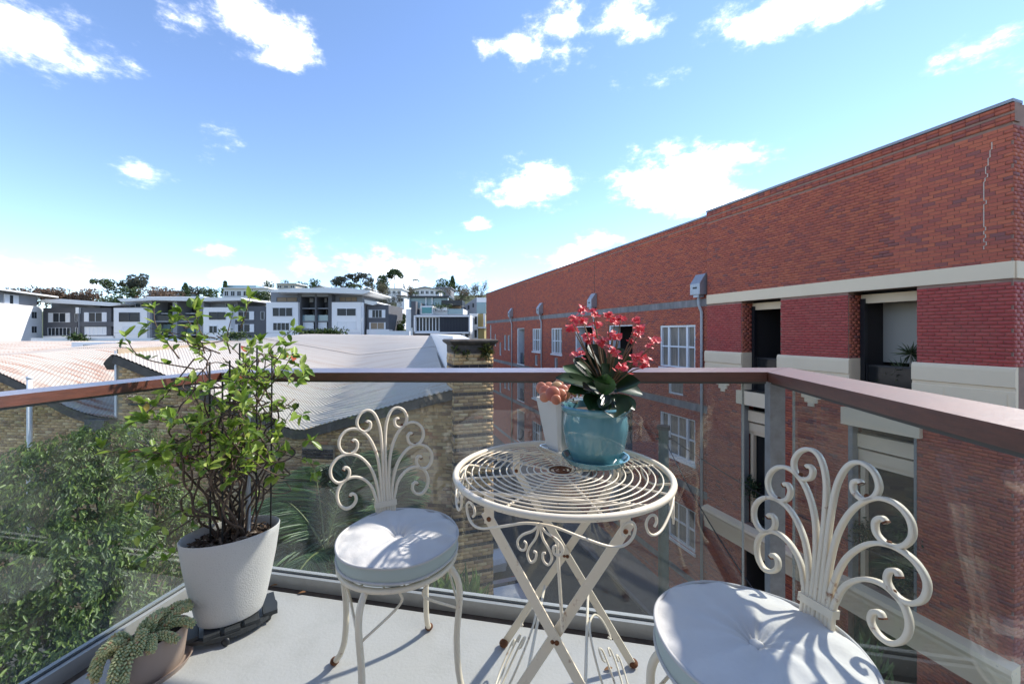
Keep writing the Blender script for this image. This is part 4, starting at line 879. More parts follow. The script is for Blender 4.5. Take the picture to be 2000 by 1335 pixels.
# ------------------------------------------------------------------ balcony
BA=np.array((.980,-.1986,0)); BB=np.array((.1986,.980,0))      # along the front rail, outwards
CL_,CR_=np.array((-1.326,1.865,0)),np.array((.883,1.417,0))     # inner corners of the floor edge
def bp(o,a,b,z): return o+BA*a+BB*b+np.array((0,0,z))
FLOOR=mat('painted_concrete_floor',(.45,.44,.425),.75,var=.8,vscale=3.5,col2=(.36,.35,.33),bump=.14,bscale=90,thresh=(.48,.74))
DIRT=mat('dirty_gutter',(.07,.05,.04),.95,var=.7,vscale=20,col2=(.14,.11,.09))
ALU=mat('aluminium_channel',(.42,.42,.41),.45,metal=.3,var=.5,vscale=14,col2=(.3,.29,.27))
fl=MB().prism([CL_,CR_,CR_-BB*4.2,CL_-BB*4.2],(0,0,-.2)).build('balcony_floor',FLOOR); tag(fl,kind='structure')
ed=MB().prism([bp(CL_,-.12,.14,-.012),bp(CR_,.14,.14,-.012),bp(CR_,.14,-4.2,-.012),bp(CR_,.0,-4.2,-.012),bp(CR_,0,0,-.012),bp(CL_,0,0,-.012),bp(CL_,0,-4.2,-.012),bp(CL_,-.12,-4.2,-.012)],(0,0,-.19)).build('balcony_edge',DIRT); tag(ed,kind='structure')
ru=thing('balustrade','timber-topped glass balustrade around the balcony with steel corner post','railing',Vector(bp(CR_,.1,.1,0)))
WOOD=mat('stained_timber',(.14,.04,.02),.45,var=.8,vscale=7,col2=(.055,.016,.009),stretch=(3,3,16),coat=1,bump=.12,bscale=20)
WOOD.node_tree.nodes['Principled BSDF'].inputs['Coat Roughness'].default_value=.3
ZL,ZR=.957,1.003
FW,SWL,SWR,TH=.215,.135,.155,.033
def rail(pts_in,pts_out,zs):
    o=MB(); V=[]
    for p,z in zip(pts_in,zs): V+= [p+(0,0,z-TH),p+(0,0,z-.004),p+np.array((0,0,z))]
    for p,z in zip(pts_out,zs): V+= [p+(0,0,z-TH),p+(0,0,z)]
    # two stations: indices 0-2 inner first,3-5 inner second,6-7 outer first,8-9 outer second
    o.add(V,[(0,3,4,1),(1,4,5,2),(2,5,9,7),(7,9,8,6),(6,8,3,0),(0,1,2,7,6),(3,8,9,5,4)]); return o
iL,iR=CL_,CR_; oL=bp(CL_,-SWL,FW,0); oR=bp(CR_,SWR,FW,0); g_=.0012
rail([iL+BA*g_,iR-BA*g_],[oL+BA*g_,oR-BA*g_],[ZL,ZR]).build('handrail',WOOD,ru)
rail([iL-BA*g_,iL-BB*3.6],[oL-BA*g_,oL-BB*(3.6+FW)],[ZL,ZL]).build('handrail',WOOD,ru)
rail([iR-BB*3.6,iR+BA*g_],[oR-BB*(3.6+FW),oR+BA*g_],[ZR+.006,ZR]).build('handrail',WOOD,ru)
GLASS=glassmat('balustrade_glass',(.92,.945,.935),.065,.3)
EDGE=mat('glass_edge',(.25,.4,.36),.2)
GO=.068
gl0,gl1=bp(CL_,-.03,GO,0),None
k0,k1=-.055,2.254-.055   # start and end along the front measured from CL_
LEN=float((CR_-CL_)@BA)
def panel(a,b,za,zb,zb2=None,name='glass_panel'):
    d=(b-a)/np.linalg.norm(b-a); n=np.array((-d[1],d[0],0))*.01; zb2=zb2 or zb
    return MB().add([a-n/2+(0,0,za),b-n/2+(0,0,za),b+n/2+(0,0,za),a+n/2+(0,0,za),a-n/2+np.array((0,0,zb)),b-n/2+np.array((0,0,zb2)),b+n/2+np.array((0,0,zb2)),a+n/2+np.array((0,0,zb))],[(0,3,2,1),(4,5,6,7),(0,1,5,4),(1,2,6,5),(2,3,7,6),(3,0,4,7)]).build(name,GLASS,ru)
panel(bp(CL_,-.03,GO,0),bp(CL_,LEN-.055,GO,0),.03,ZL-TH-.001,ZR-TH-.001)
panel(bp(CL_,-GO,-3.5,0),bp(CL_,-GO,.03,0),.03,ZL-TH-.001)
panel(bp(CR_,GO,-3.5,0),bp(CR_,GO,-.035,0),.03,ZR-TH-.001)
for a,s in ((bp(CL_,LEN-.054,GO,0),.0),(bp(CR_,GO,-.034,0),0)): MB().box(tuple(a+(-.0015,-.005,.03)),tuple(a+np.array((.0015,.005,ZR-TH-.002)))).build('glass_edge',mat('ground_glass_edge',(.5,.5,.47),.6,var=.8,vscale=300,col2=(.16,.16,.15)),ru)
def channel(a,b,nrm):
    o=MB(); d=b-a
    o.obox(a+nrm*.042+np.array((0,0,-.01)),d,nrm*.018,(0,0,.055)); o.obox(a+nrm*.078+np.array((0,0,-.01)),d,nrm*.018,(0,0,.055)); o.obox(a+nrm*.06+np.array((0,0,-.008)),d,nrm*.018,(0,0,.03)); o.build('base_channel',ALU,ru)
    MB().obox(a+nrm*.0602+np.array((0,0,.02)),d,nrm*.0025,(0,0,.028)).build('gasket',BLACK,ru)
channel(bp(CL_,-.06,0,0),bp(CR_,.06,0,0),BB); channel(bp(CL_,0,-3.6,0),bp(CL_,0,.04,0),-BA); channel(bp(CR_,0,-3.6,0),bp(CR_,0,.04,0),BA)
# underside strip of the handrail
for a,b,z0,z1,n in ((bp(CL_,0,.012,0),bp(CR_,0,.012,0),ZL,ZR,BB),(bp(CL_,-.012,-3.5,0),bp(CL_,-.012,0,0),ZL,ZL,-BA),(bp(CR_,.012,-3.5,0),bp(CR_,.012,0,0),ZR,ZR,BA)):
    MB().add([a+(0,0,z0-TH-.009),b+np.array((0,0,z1-TH-.009)),b+n*.1+np.array((0,0,z1-TH-.009)),a+n*.1+np.array((0,0,z0-TH-.009)),a+(0,0,z0-TH+.0),b+np.array((0,0,z1-TH)),b+n*.1+np.array((0,0,z1-TH)),a+n*.1+np.array((0,0,z0-TH))],[(0,3,2,1),(4,5,6,7),(0,1,5,4),(1,2,6,5),(2,3,7,6),(3,0,4,7)]).build('rail_channel',mat('bronze_strip',(.1,.095,.085),.5,metal=.4),ru)
pc_=np.array((.985,1.535,0)); po=MB().obox(pc_-BA*.025-BB*.025+np.array((0,0,-.2)),BA*.05,BB*.05,(0,0,ZR-TH+.19)).build('post',POSTM,ru)
# building behind the camera: unseen rendered wall, toned dark to keep glass reflections low
wb=MB().box((-9,-2.6,GZ),(9,-2.35,4.5)).build('apartment_wall',mat('apartment_render',(.2,.19,.18),.9)); tag(wb,kind='structure')

# ------------------------------------------------------------------ wrought iron furniture
IRON=mat('cream_painted_iron',(.76,.67,.52),.45,var=.9,vscale=26,col2=(.25,.085,.025),thresh=(.63,.72),coat=.15)
RUST=mat('rusty_iron',(.2,.075,.025),.85,var=.9,vscale=60,col2=(.09,.03,.012),bump=.5,bscale=200)
def rnd(w,t): # rounded strap profile, w along up, t across
    e=.3; return [(-t,-w+t*e),(-t+t*.6,-w),(t-t*.6,-w),(t,-w+t*e),(t,w-t*e),(t-t*.6,w),(-t+t*.6,w),(-t,w-t*e)]
BARS=[[(.006,-.105),(.006,0),(.006,.11),(.007,.2),(.014,.27),(.034,.316),(.062,.331),(.091,.32),(.106,.293),(.098,.268),(.076,.257),(.055,.266),(.051,.284),(.062,.292),(.07,.286)],
 [(.016,-.105),(.016,0),(.0175,.09),(.029,.17),(.058,.232),(.098,.266),(.14,.27),(.17,.25),(.178,.22),(.163,.195),(.136,.187),(.112,.198),(.106,.22),(.118,.233),(.129,.226)],
 [(.026,-.105),(.026,0),(.031,.06),(.053,.124),(.094,.17),(.14,.187),(.184,.178),(.21,.15),(.208,.118),(.186,.098),(.159,.1),(.141,.118),(.143,.138),(.157,.144),(.164,.134)],
 [(.036,-.105),(.036,0),(.041,.03),(.058,.07),(.094,.1),(.135,.108),(.172,.092),(.188,.062),(.182,.03),(.16,.01),(.135,.012),(.118,.028),(.12,.047),(.134,.053),(.141,.044)]]
TILT=.17; BN=np.array((0,-1,TILT)); BN/=np.linalg.norm(BN)
def back(u,v): return np.array((u*.85,.19+v*TILT,.525+v))
def make_chair(label,loc,rz):
    t=thing('garden_chair',label,'chair',loc,rz,'wrought iron garden chairs')
    for s in (1,-1):
        for P in BARS:
            pts=catmull([back(s*u,v) for u,v in P],7); MB().sweep(pts,rnd(.0078,.0046),up=BN).build('scroll_bar',IRON,t,smooth=True,local=True); MB().sweep(pts[-3:],rnd(.0082,.005),up=BN).build('rusty_tip',RUST,t,local=True)
    o=MB(); c=[back(u,v) for u,v in ((-.044,-.009),(.044,-.009),(.044,.009),(-.044,.009))]
    o.prism([p+BN*.0125 for p in c],BN*-.025).build('band',IRON,t,local=True)
    for s in (1,-1):
        for (u,v) in ((.083,.2625),(.137,.187),(.155,.1005)):
            MB().ball(back(s*u,v+.003),.006,nu=6,nv=4).build('weld',RUST,t,local=True)
    ring=[(.178*math.cos(a),.178*math.sin(a),.425) for a in np.linspace(0,2*math.pi,40,endpoint=False)]
    o=MB().tube(ring,.0085,8,closed=True); o.tube([(.15*math.cos(a),.15*math.sin(a),.432) for a in np.linspace(0,2*math.pi,36,endpoint=False)],.0045,6,closed=True); o.build('seat_frame',IRON,t,smooth=True,local=True)
    o=MB()
    for x in np.linspace(-.13,.13,6): w=math.sqrt(.17**2-x*x); o.tube([(x,-w,.43),(x,w,.43)],.003,5)
    o.build('seat_wires',IRON,t,local=True)
    for sx in (1,-1):
        for sy in (1,-1):
            P=[(.122*sx,.122*sy,.424),(.142*sx,.145*sy,.385),(.146*sx,.153*sy,.33),(.138*sx,.15*sy,.22),(.14*sx,.158*sy,.12),(.15*sx,.178*sy,.055),(.166*sx,.205*sy,.012)]
            lg=MB().tube(catmull(P,6),.0098,10).build('leg',IRON,t,smooth=True,local=True)
            MB().ball((.167*sx,.207*sy,.0125),.0155,(1,1,.8),12,8).build('foot',RUST,lg,smooth=True,local=True)
            o=MB()
            for da in (-.55,.55):
                a=math.atan2(sy,sx)+da; o.tube(catmull([(.145*sx,.153*sy,.30),(.155*math.cos(a)*1.02,.155*math.sin(a)*1.02,.37),(.176*math.cos(a),.176*math.sin(a),.42)],6),.004,6)
            o.build('brace',IRON,lg,smooth=True,local=True)
    return t
CH1=((-.362,1.31,0),R(29.5)); CH2=((.513,.861,0),R(-70.1))
make_chair('cream scrollwork iron chair standing left of the round table',*CH1)
make_chair('cream scrollwork iron chair at the right front with its back to the red building',*CH2)
CUSH=mat('cushion_fabric',(.62,.605,.575),.9,var=.35,vscale=7,col2=(.54,.52,.48),bump=.22,bscale=38); PIPE=mat('cushion_piping',(.52,.51,.49),.9); 
def cushion(label,c,rz,tilt,rad=.2):
    t=thing('seat_cushion',label,'cushion',(c[0],c[1],.438),rz,'pale seat cushions'); t.rotation_euler=(tilt,0,rz)
    nr,na=26,96; V=[];rs=np.linspace(0,1,nr)
    for r in rs:
        for i in range(na):
            a=2*math.pi*i/na; rr=rad*r*(1+.012*math.sin(3*a+c[0]*7)); z=.056+.015*math.sin(min(1,(1-r)*2.1)*math.pi/2)-.028*math.exp(-(r/.17)**2)
            z+=.0018*math.cos(7*a+1.3)*math.exp(-((r-.3)/.2)**2)+.0022*math.sin(11*a+3*r)+.003*math.sin(3*a+2.1*c[0]+4*r)*r*math.exp(-((r-.82)/.14)**2)+.003*math.sin(17*a)*math.exp(-((r-.93)/.07)**2)
            V.append((rr*math.cos(a),rr*math.sin(a),z))
    Fc=[(j*na+i,(j+1)*na+i,(j+1)*na+(i+1)%na,j*na+(i+1)%na) for j in range(nr-1) for i in range(na)]
    MB().add(V,Fc).build('top',CUSH,t,smooth=True,local=True)
    prof=[(rad,.056),(rad*1.008,.046),(rad*1.01,.035),(rad*1.0,.016),(rad*.97,.004),(rad*.6,.0),(0,0)]
    MB().lathe(prof,(0,0,0),96).build('side',mat('cushion_side',(.42,.48,.45),.9,bump=.1,bscale=900),t,smooth=True,local=True)
    for z in (.056,.014): MB().tube([(rad*1.006*(1+.012*math.sin(3*a+c[0]*7)*(z>.05))*math.cos(a),rad*1.006*(1+.012*math.sin(3*a+c[0]*7)*(z>.05))*math.sin(a),z+.002*math.sin(5*a)) for a in np.linspace(0,2*math.pi,96,endpoint=False)],.0042,6,closed=True).build('piping',PIPE,t,smooth=True,local=True)
    MB().ball((0,0,.046),.016,(1,1,.45),14,8).build('button',CUSH,t,smooth=True,local=True)
cushion('round pale buttoned cushion on the chair left of the table',CH1[0],CH1[1],R(1.5),.184)
cushion('round pale buttoned cushion on the right front chair',CH2[0],CH2[1],R(-1),.2)
# table
TC=np.array((.148,1.226,0)); TZ=.726
tb=thing('bistro_table','round cream wire-topped folding bistro table between the two chairs','table',Vector(TC))
def tp(r,a,z): return TC+np.array((r*math.cos(a),r*math.sin(a),z))
def circ(r,z,n=72): return [tp(r,a,z) for a in np.linspace(0,2*math.pi,n,endpoint=False)]
MB().tube(circ(.314,TZ),.0088,12,closed=True).build('rim',IRON,tb,smooth=True)
o=MB()
for i in range(13): o.tube(circ(.042+i*.0204,TZ+.003,64),.0021,6,closed=True)
o.build('wire_rings',IRON,tb,smooth=True)
o=MB().tube([tp(.042*s/40,s*.47,TZ+.003) for s in range(1,41)],.0026,6); o.build('centre_spiral',RUST,tb,smooth=True)
for k in range(8):
    a=k*math.pi/4+.2; o=MB(); o.tube([tp(.02,a,TZ-.003),tp(.31,a,TZ-.003)],.0032,6); o.build('spoke',IRON,tb)
TA,TB=BA,BB
def tl(a,b,z): return TC+TA*a+TB*b+np.array((0,0,z))
for b in (-.19,.19):
    for s in (1,-1):
        p0,p1=tl(s*.172,b,.655),tl(-s*.226,b+(.03 if b>0 else -.02),.008); off=TB*(.006*s); d=p1-p0; d/=np.linalg.norm(d)
        sd_=np.cross(d,TB); lg=MB().obox(p0-d*.02-sd_*.0125-TB*.0028+off,d*(np.linalg.norm(p1-p0)+.02),sd_*.025,TB*.0056).build('leg',IRON,tb)
        for q in (p0,p0+(p1-p0)*.445): MB().ball(q-TB*.008*(1 if b<0 else 1)+off*.2,.0065,(1,.6,1),10,6).build('bolt',RUST,lg,smooth=True)
        if b>0 or True: MB().ball(p1+np.array((0,0,.006)),.0165,(1,1,.8),12,8).build('foot',RUST,lg,smooth=True)
        MB().obox(tl(s*.172,b,.655)-TA*.0125-TB*.003+off-np.array((0,0,.012)),TA*.025,TB*.0056,(0,0,TZ-.655+.008)).build('bracket',IRON,tb)
    MB().obox(tl(-.245,b,TZ-.012)-TB*.0025,TA*.49,TB*.005,(0,0,.008)).build('cross_bar',IRON,tb)
for s in (1,-1): 
    q=.62; MB().tube([tl(s*.172*(1-q)-s*.226*q,-.2,.655*(1-q)),tl(s*.172*(1-q)-s*.226*q,.205,.655*(1-q))],.0045,7).build('stretcher',IRON,tb)
    for dd in (.0,):
        # decorative scroll panel between the lower legs on each side
        o=MB(); x=s*.15
        for P in ([(-.15,.1),(-.1,.2),(0,.26),(.1,.24),(.15,.2),(.16,.16),(.145,.14),(.13,.155)],[(-.16,.06),(-.05,.1),(.0,.15),(.02,.19),(.0,.21),(-.015,.195),(-.005,.18)],[(-.15,.05),(-.02,.06),(.06,.1),(.09,.14),(.075,.16),(.06,.148)],[(-.15,.045),(.03,.035),(.1,.06),(.13,.09),(.118,.11),(.105,.1)]):
            o.tube(catmull([tl(s*(.226-z*.55),b,z) for b,z in P],6),.0032,6)
        o.build('side_scroll',IRON,tb,smooth=True)
MB().tube([tl(.005,-.2,.62),tl(.02,-.21,.40)],.0045,7).build('prop_rod',IRON,tb)
F0=R(-106)
def tz(a,z,r=.313): return tp(r,a,z)
for k in range(4):
    c=F0+k*math.pi/2; o=MB()
    for s in (1,-1):
        o.tube(catmull([tz(c+s*a,TZ+z) for a,z in ((.0,-.018),(.12,-.022),(.3,-.042),(.5,-.066),(.62,-.07),(.7,-.058),(.73,-.035),(.69,-.02),(.62,-.024),(.6,-.04),(.63,-.05))],6),.0034,6)
    o.build('swag_wire',IRON,tb,smooth=True); o=MB()
    for s in (1,-1):
        o.tube(catmull([tz(c+s*a,TZ+z,.312) for a,z in ((.005,-.02),(.05,-.036),(.13,-.05),(.17,-.068),(.15,-.084),(.11,-.082),(.1,-.068),(.12,-.063))],6),.003,6)
        o.tube(catmull([tz(c+s*a,TZ+z,.312) for a,z in ((.003,-.02),(.025,-.05),(.075,-.075),(.09,-.093),(.065,-.108),(.03,-.1),(.025,-.085),(.045,-.082))],6),.003,6)
    o.build('fleur_ornament',IRON,tb,smooth=True)
# ------------------------------------------------------------------ pots on the table
GLZB=mat('blue_glaze',(.08,.23,.27),.12,var=.7,vscale=9,col2=(.15,.32,.34),coat=.7,stretch=(1,1,.5))
SOIL=mat('potting_soil',(.045,.03,.022),.95,var=.8,vscale=60,col2=(.11,.075,.05),bump=.8,bscale=120)
PC=np.array((.262,1.29,TZ+.006))
s=thing('pot_saucer','round blue glazed saucer under the blue pot on the table','saucer',Vector(PC)); MB().lathe([(0,.0),(.075,0),(.09,.004),(.103,.02),(.105,.023),(.1,.023),(.088,.008),(.0,.006)],PC,56).build('dish',GLZB,s,smooth='auto')
pk=thing('flowering_pot_plant','blue glazed pot with dark-leaved kalanchoe carrying coral red flowers','potted plant',Vector(PC+(0,0,.007)))
P1=PC+np.array((0,0,.007)); MB().lathe([(0,0),(.07,0),(.076,.006),(.092,.05),(.1,.09),(.1015,.115),(.098,.14),(.0965,.15),(.104,.157),(.108,.164),(.108,.171),(.103,.176),(.096,.172),(.092,.15),(.09,.14)],P1,64).build('pot',GLZB,pk,smooth='auto')
MB().lathe([(.0935,.15),(.06,.155),(0,.158)],P1,32).build('soil',SOIL,pk)
KL=leafmat('kalanchoe_leaf',[(0,(.012,.035,.012)),(.6,(.022,.06,.016)),(1,(.05,.12,.03))],.38,.15)
def blade(base,tip,w,up,curl=.2,nl=7,nw=4,cup=.18):
    "broad obovate leaf surface"
    base,tip=np.array(base,float),np.array(tip,float); D=tip-base; L=np.linalg.norm(D); D/=L; S=np.cross(D,up); S/=np.linalg.norm(S); N=np.cross(S,D); V=[]
    for i in range(nl+1):
        t=i/nl; ww=w*(.22+.78*math.sin(math.pi*.5*min(1,t/.62)))*(1 if t<.62 else math.sqrt(max(0.02,1-((t-.62)/.38)**2)))
        for j in range(nw+1):
            q=j/nw*2-1; V.append(base+D*L*t+S*q*ww*.5+N*(cup*ww*q*q+curl*L*(t-t*t)))
    return V,[(i*(nw+1)+j,i*(nw+1)+j+1,(i+1)*(nw+1)+j+1,(i+1)*(nw+1)+j) for i in range(nl) for j in range(nw)]
T0=P1+np.array((0,0,.16)); Yk=1.29
def kp(x,y,dy=0): return np.array(at(x,y,Yk+dy))
# (base px, tip px, depth offsets, width)
for (bx,by,tx,ty,d0,d1,w) in ((1175,765,1085,738,0,.02,.055),(1170,750,1120,700,0,.03,.06),(1180,745,1140,690,0,.03,.06),(1175,760,1150,735,-.02,-.08,.075),(1185,775,1150,800,-.02,-.1,.065),(1190,770,1200,815,-.03,-.115,.075),(1200,765,1250,745,0,-.02,.06),(1195,750,1230,695,.0,.03,.05),(1200,770,1240,800,-.02,-.06,.04),
    (1180,760,1175,710,-.03,-.06,.06),(1170,770,1110,765,0,-.03,.055),(1195,760,1255,770,0,.0,.055),(1180,770,1185,730,-.06,-.09,.05),(1165,775,1140,760,-.03,-.07,.06),(1190,745,1205,700,.02,.06,.06),(1180,720,1150,672,.02,.05,.05),(1195,725,1215,680,.03,.05,.045),(1170,780,1175,808,-.04,-.1,.05),(1205,775,1222,805,-.04,-.085,.045),(1160,760,1100,715,.03,.08,.055)):
    v,f=blade(kp(bx,by,d0),kp(tx,ty,d1),w*1.25,(0,-.45,.9),.14); MB().add(v,f).build('leaf',KL,pk,smooth=True)
STEM=mat('kalanchoe_stem',(.16,.1,.05),.7); CORAL=leafmat('coral_petal',[(0,(.66,.05,.07)),(.5,(.78,.09,.11)),(1,(.84,.22,.2))],.5,.25)
CLU=[(1140,625,.0,.9),(1135,605,.03,.8),(1160,612,-.02,.8),(1122,640,0,.8),(1165,635,.02,.8),(1200,625,.02,.9),(1212,620,0,.6),(1243,625,.0,.7),(1250,640,-.02,.7),(1243,652,.02,.7),(1275,668,-.01,.8),(1195,655,0,.9),(1208,658,-.03,.8),(1150,665,.0,.7),(1175,668,-.02,.9),(1130,690,-.02,.8),(1196,688,-.04,1.0),(1243,698,-.02,.9),(1258,710,-.03,.8),(1215,718,-.05,.9),(1160,655,.04,.8),(1120,625,-.02,.8),(1190,615,-.02,.7),(1230,668,.02,.5),(1255,700,.0,.7),(1145,655,.03,.6)]
br=MB(); allp=[]; 
for i,(x,y,dy,s_) in enumerate(CLU):
    c=kp(x,y,dy*2); root=kp(1185+(x-1185)*.12,755,0); md=root*.45+c*.55+np.array(((x-1185)*.00012,0,.01)); br.tube(catmull([root,md,c-(0,0,.012)],6),.0026,6,scale=list(np.linspace(1.2,.5,13)))
    k=int(9*s_)+5; 
    for _ in range(k):
        fc=c+rng.normal(size=3)*np.array((.0105,.01,.008))*s_; ax=rvec(1)[0]*.7+np.array((0,-.5,.9)); ax/=np.linalg.norm(ax); u=np.cross(ax,rvec(1)[0]); u/=np.linalg.norm(u); v=np.cross(ax,u)
        D=np.array([u,v,-u,-v])+ax*.35; allp.append(leaves(np.repeat(fc[None],4,0),D,np.repeat(ax[None],4,0),np.full(4,.0102),np.full(4,.0095),.1))
br.build('flower_stalks',STEM,pk,smooth=True); leafmesh('flowers',np.vstack(allp),CORAL,pk)
# white square pot
WP=np.array((.172,1.425,TZ+.006)); WPa=R(32); wx=np.array((math.cos(WPa),math.sin(WPa),0)); wy=np.array((-wx[1],wx[0],0)); WCER=mat('white_ceramic',(.66,.65,.61),.18,coat=.5,var=.2,vscale=8,col2=(.58,.57,.52))
def sq(mb,lv):
    V=[]; 
    for h,z in lv:
        for sx,sy in ((-1,-.8),(-.8,-1),(.8,-1),(1,-.8),(1,.8),(.8,1),(-.8,1),(-1,.8)): V.append(WP+wx*h*sx+wy*h*sy+np.array((0,0,z)))
    m_=8; return mb.add(V,[(i*m_+j,i*m_+(j+1)%m_,(i+1)*m_+(j+1)%m_,(i+1)*m_+j) for i in range(len(lv)-1) for j in range(m_)]+[tuple(range(7,-1,-1))])
s=thing('pot_saucer','square white ceramic saucer under the white pot','saucer',Vector(WP)); sq(MB(),[(.05,0),(.06,.012),(.055,.012),(.05,.005),(.001,.005)]).build('dish',WCER,s)
ps=thing('succulent_pot','tapered square white pot with fleshy coral-pink succulent','potted plant',Vector(WP+(0,0,.006)))
sq(MB(),[(.038,.006),(.042,.02),(.068,.176),(.068,.182),(.062,.182),(.058,.165)]).build('pot',WCER,ps); sq(MB(),[(.06,.164),(.001,.17)]).build('soil',SOIL,ps)
SUC=mat('coral_succulent',(.58,.17,.1),.4,island=[(0,(.5,.13,.09)),(.6,(.6,.2,.11)),(.9,(.55,.28,.14)),(1,(.5,.35,.17))],var=.3,vscale=40,col2=(.5,.3,.15))
SP=WP+np.array((0,0,.18))
for (x,y,dy,w,h,rx) in ((1066,766,-.03,.03,.045,-.3),(1080,769,-.055,.034,.046,.1),(1094,771,-.05,.03,.04,.3),(1058,758,0,.026,.04,-.5),(1072,758,.0,.03,.04,0),(1088,757,.0,.03,.04,.3),(1100,762,-.02,.026,.036,.6),(1106,770,-.03,.022,.03,.7),(1092,748,.02,.02,.03,.1),(1112,760,.0,.02,.03,.6),(1064,775,-.05,.024,.03,-.6),(1086,780,-.07,.022,.03,.0)):
    c=np.array(at(x,y,1.40+dy)); M=np.array(Euler((R(-25),rx,0)).to_matrix()); MB().ball(c,1,(w*.74,w*.22,h*.58),16,12,M).build('leaf',SUC,ps,smooth=True)
q=[];n=70; P=np.array(at(1115,770,1.38))+rng.normal(size=(n,3))*np.array((.02,.02,.012)); leafmesh('small_leaves',leaves(P,rvec(n)+np.array((0,0,.5)),rvec(n),rng.uniform(.008,.016,n),rng.uniform(.006,.01,n)),leafmat('small_leaf',[(0,(.06,.1,.03)),(.6,(.14,.16,.05)),(1,(.5,.13,.13))]),ps)
# ------------------------------------------------------------------ big planter with climber
BP=np.array((-1.085,1.585,0)); BR=R(36)
d=thing('plant_caddy','black wheeled plant caddy under the large white planter','plant caddy',Vector(BP))
o=MB()
for k in range(-2,3): o.obox(BP+np.array((math.cos(BR),math.sin(BR),0))*(k*.062-.024)-np.array((-math.sin(BR),math.cos(BR),0))*(.1-.008*k*k)+np.array((0,0,.034)),np.array((math.cos(BR),math.sin(BR),0))*.048,np.array((-math.sin(BR),math.cos(BR),0))*(.2-.016*k*k),(0,0,.016))
o.build('slats',mat('charcoal_plastic',(.03,.033,.036),.6),d); o=MB().lathe([(.85,.0),(1,.0),(1,.014),(.85,.014)],BP+np.array((0,0,.024)),40,.155,.105,BR); o.build('ring',mat('charcoal_plastic',(.03,.033,.036),.6),d)
for a in (20,110,200,290): c=BP+np.array((.125*math.cos(R(a)),.1*math.sin(R(a)),.016)); MB().ball(c,.016,(1,.6,1),12,8).build('castor',BLACK,d,smooth=True)
CONC=mat('speckled_white_planter',(.6,.58,.55),.85,var=.8,vscale=220,col2=(.36,.35,.34),thresh=(.6,.7),bump=.3,bscale=250)
pl=thing('climber_planter','large white oval planter with tangled light green climber on stakes','potted plant',Vector(BP+(0,0,.051)))
pr=[(0,.051),(.58,.051),(.64,.056),(.71,.09),(.82,.18),(.92,.27),(.985,.35),(1,.372),(.985,.376),(.955,.37),(.93,.33),(.92,.3)]
MB().lathe(pr,BP,72,.164,.116,BR).build('pot',CONC,pl,smooth='auto')
MB().lathe([(.94,.33),(.5,.335),(0,.338)],BP,40,.164,.116,BR).build('soil',SOIL,pl)
n=520; a=rng.uniform(0,6.28,n); r_=np.sqrt(rng.uniform(0,1,n))*.68; cx=np.cos(a)*r_*.186; cy=np.sin(a)*r_*.128; P=BP+np.stack([cx*math.cos(BR)-cy*math.sin(BR),cx*math.sin(BR)+cy*math.cos(BR),np.full(n,.34)+rng.uniform(0,.016,n)],1)
leafmesh('bark_chips',leaves(P,rvec(n)*np.array((1,1,.35)),rvec(n)*.5+np.array((0,0,1.)),rng.uniform(.015,.04,n),rng.uniform(.008,.018,n)),mat('bark_chip',(.1,.06,.04),.9,island=[(0,(.045,.03,.022)),(.6,(.12,.075,.05)),(1,(.3,.24,.19))]),pl)['kind']='stuff'
VINE=mat('vine_stem',(.085,.055,.04),.85,var=.5,vscale=40,col2=(.15,.11,.08)); LEAF=leafmat('climber_leaf',[(0,(.08,.15,.02)),(.25,(.16,.27,.035)),(.6,(.3,.42,.06)),(.985,(.45,.54,.12)),(.992,(.5,.1,.05)),(1,(.5,.1,.05))],.35,.4)
st=MB()
for dx,dy in ((-.06,-.03),(-.02,.02),(.03,0),(.07,.04),(.11,.07),(.0,-.05)): st.tube([BP+np.array((dx,dy,.33)),BP+np.array((dx*1.05,dy,1.02+rng.uniform(-.1,.1)))],.0035,6)
st.build('stakes',mat('black_stake',(.02,.02,.02),.5),pl)
st=MB().tube([BP+np.array((.045,.03,.33)),BP+np.array((.045,.03,.9))],.009,8).build('support_tube',mat('pale_tube',(.55,.57,.6),.4),pl)
vn=MB(); tips=[]; nodes=[]
AX=np.array((math.cos(R(10)),math.sin(R(10)),0))
def wig(p,n,step,dirv,rad,pull):
    "meandering vine kept near the plant's axis"
    pts=[p]; d=np.array(dirv,float)
    for _ in range(n):
        d=d*.72+rng.normal(size=3)*.5+np.array((0,0,(.5 if pts[-1][2]<.6 else .16) if pts[-1][2]<.8 else .08 if pts[-1][2]<1.0 else -.25)); c=BP+np.array((.01,0,pts[-1][2])); off=pts[-1]-c; rr=np.linalg.norm(off[:2]/np.array((1,.6)))
        if rr>rad: d[:2]-=off[:2]/rr*pull
        d/=np.linalg.norm(d); pts.append(pts[-1]+d*step)
    return pts
for k in range(24):
    a=rng.uniform(0,6.28); p=BP+np.array((math.cos(a)*.05,math.sin(a)*.03,.34)); n_=int(rng.uniform(14,26)); pts=wig(p,n_,.06,(0,0,1.),.12+.16*rng.random(),1.0)
    pts=[q if q[2]<1.2 else q*np.array((1,1,0))+np.array((0,0,1.2-(q[2]-1.2)*.3)) for q in pts]
    c=catmull(pts,4); vn.tube(c,.0034,5,scale=list(np.linspace(1.3,.55,len(c)))); nodes+=[x_ for x_ in c if x_[2]>.6]; tips.append((c[-1],c[-1]-c[-4]))
nodes=np.array(nodes)
def shoot(p,d,L,grav):
    pts=[p]; d=np.array(d,float); d/=np.linalg.norm(d)
    for i in range(5): d=d+rng.normal(size=3)*.22+np.array((0,0,grav)); d/=np.linalg.norm(d); pts.append(pts[-1]+d*L/5)
    c=catmull(pts,3); vn.tube(c,.0019,5,scale=list(np.linspace(1.2,.5,len(c)))); return c
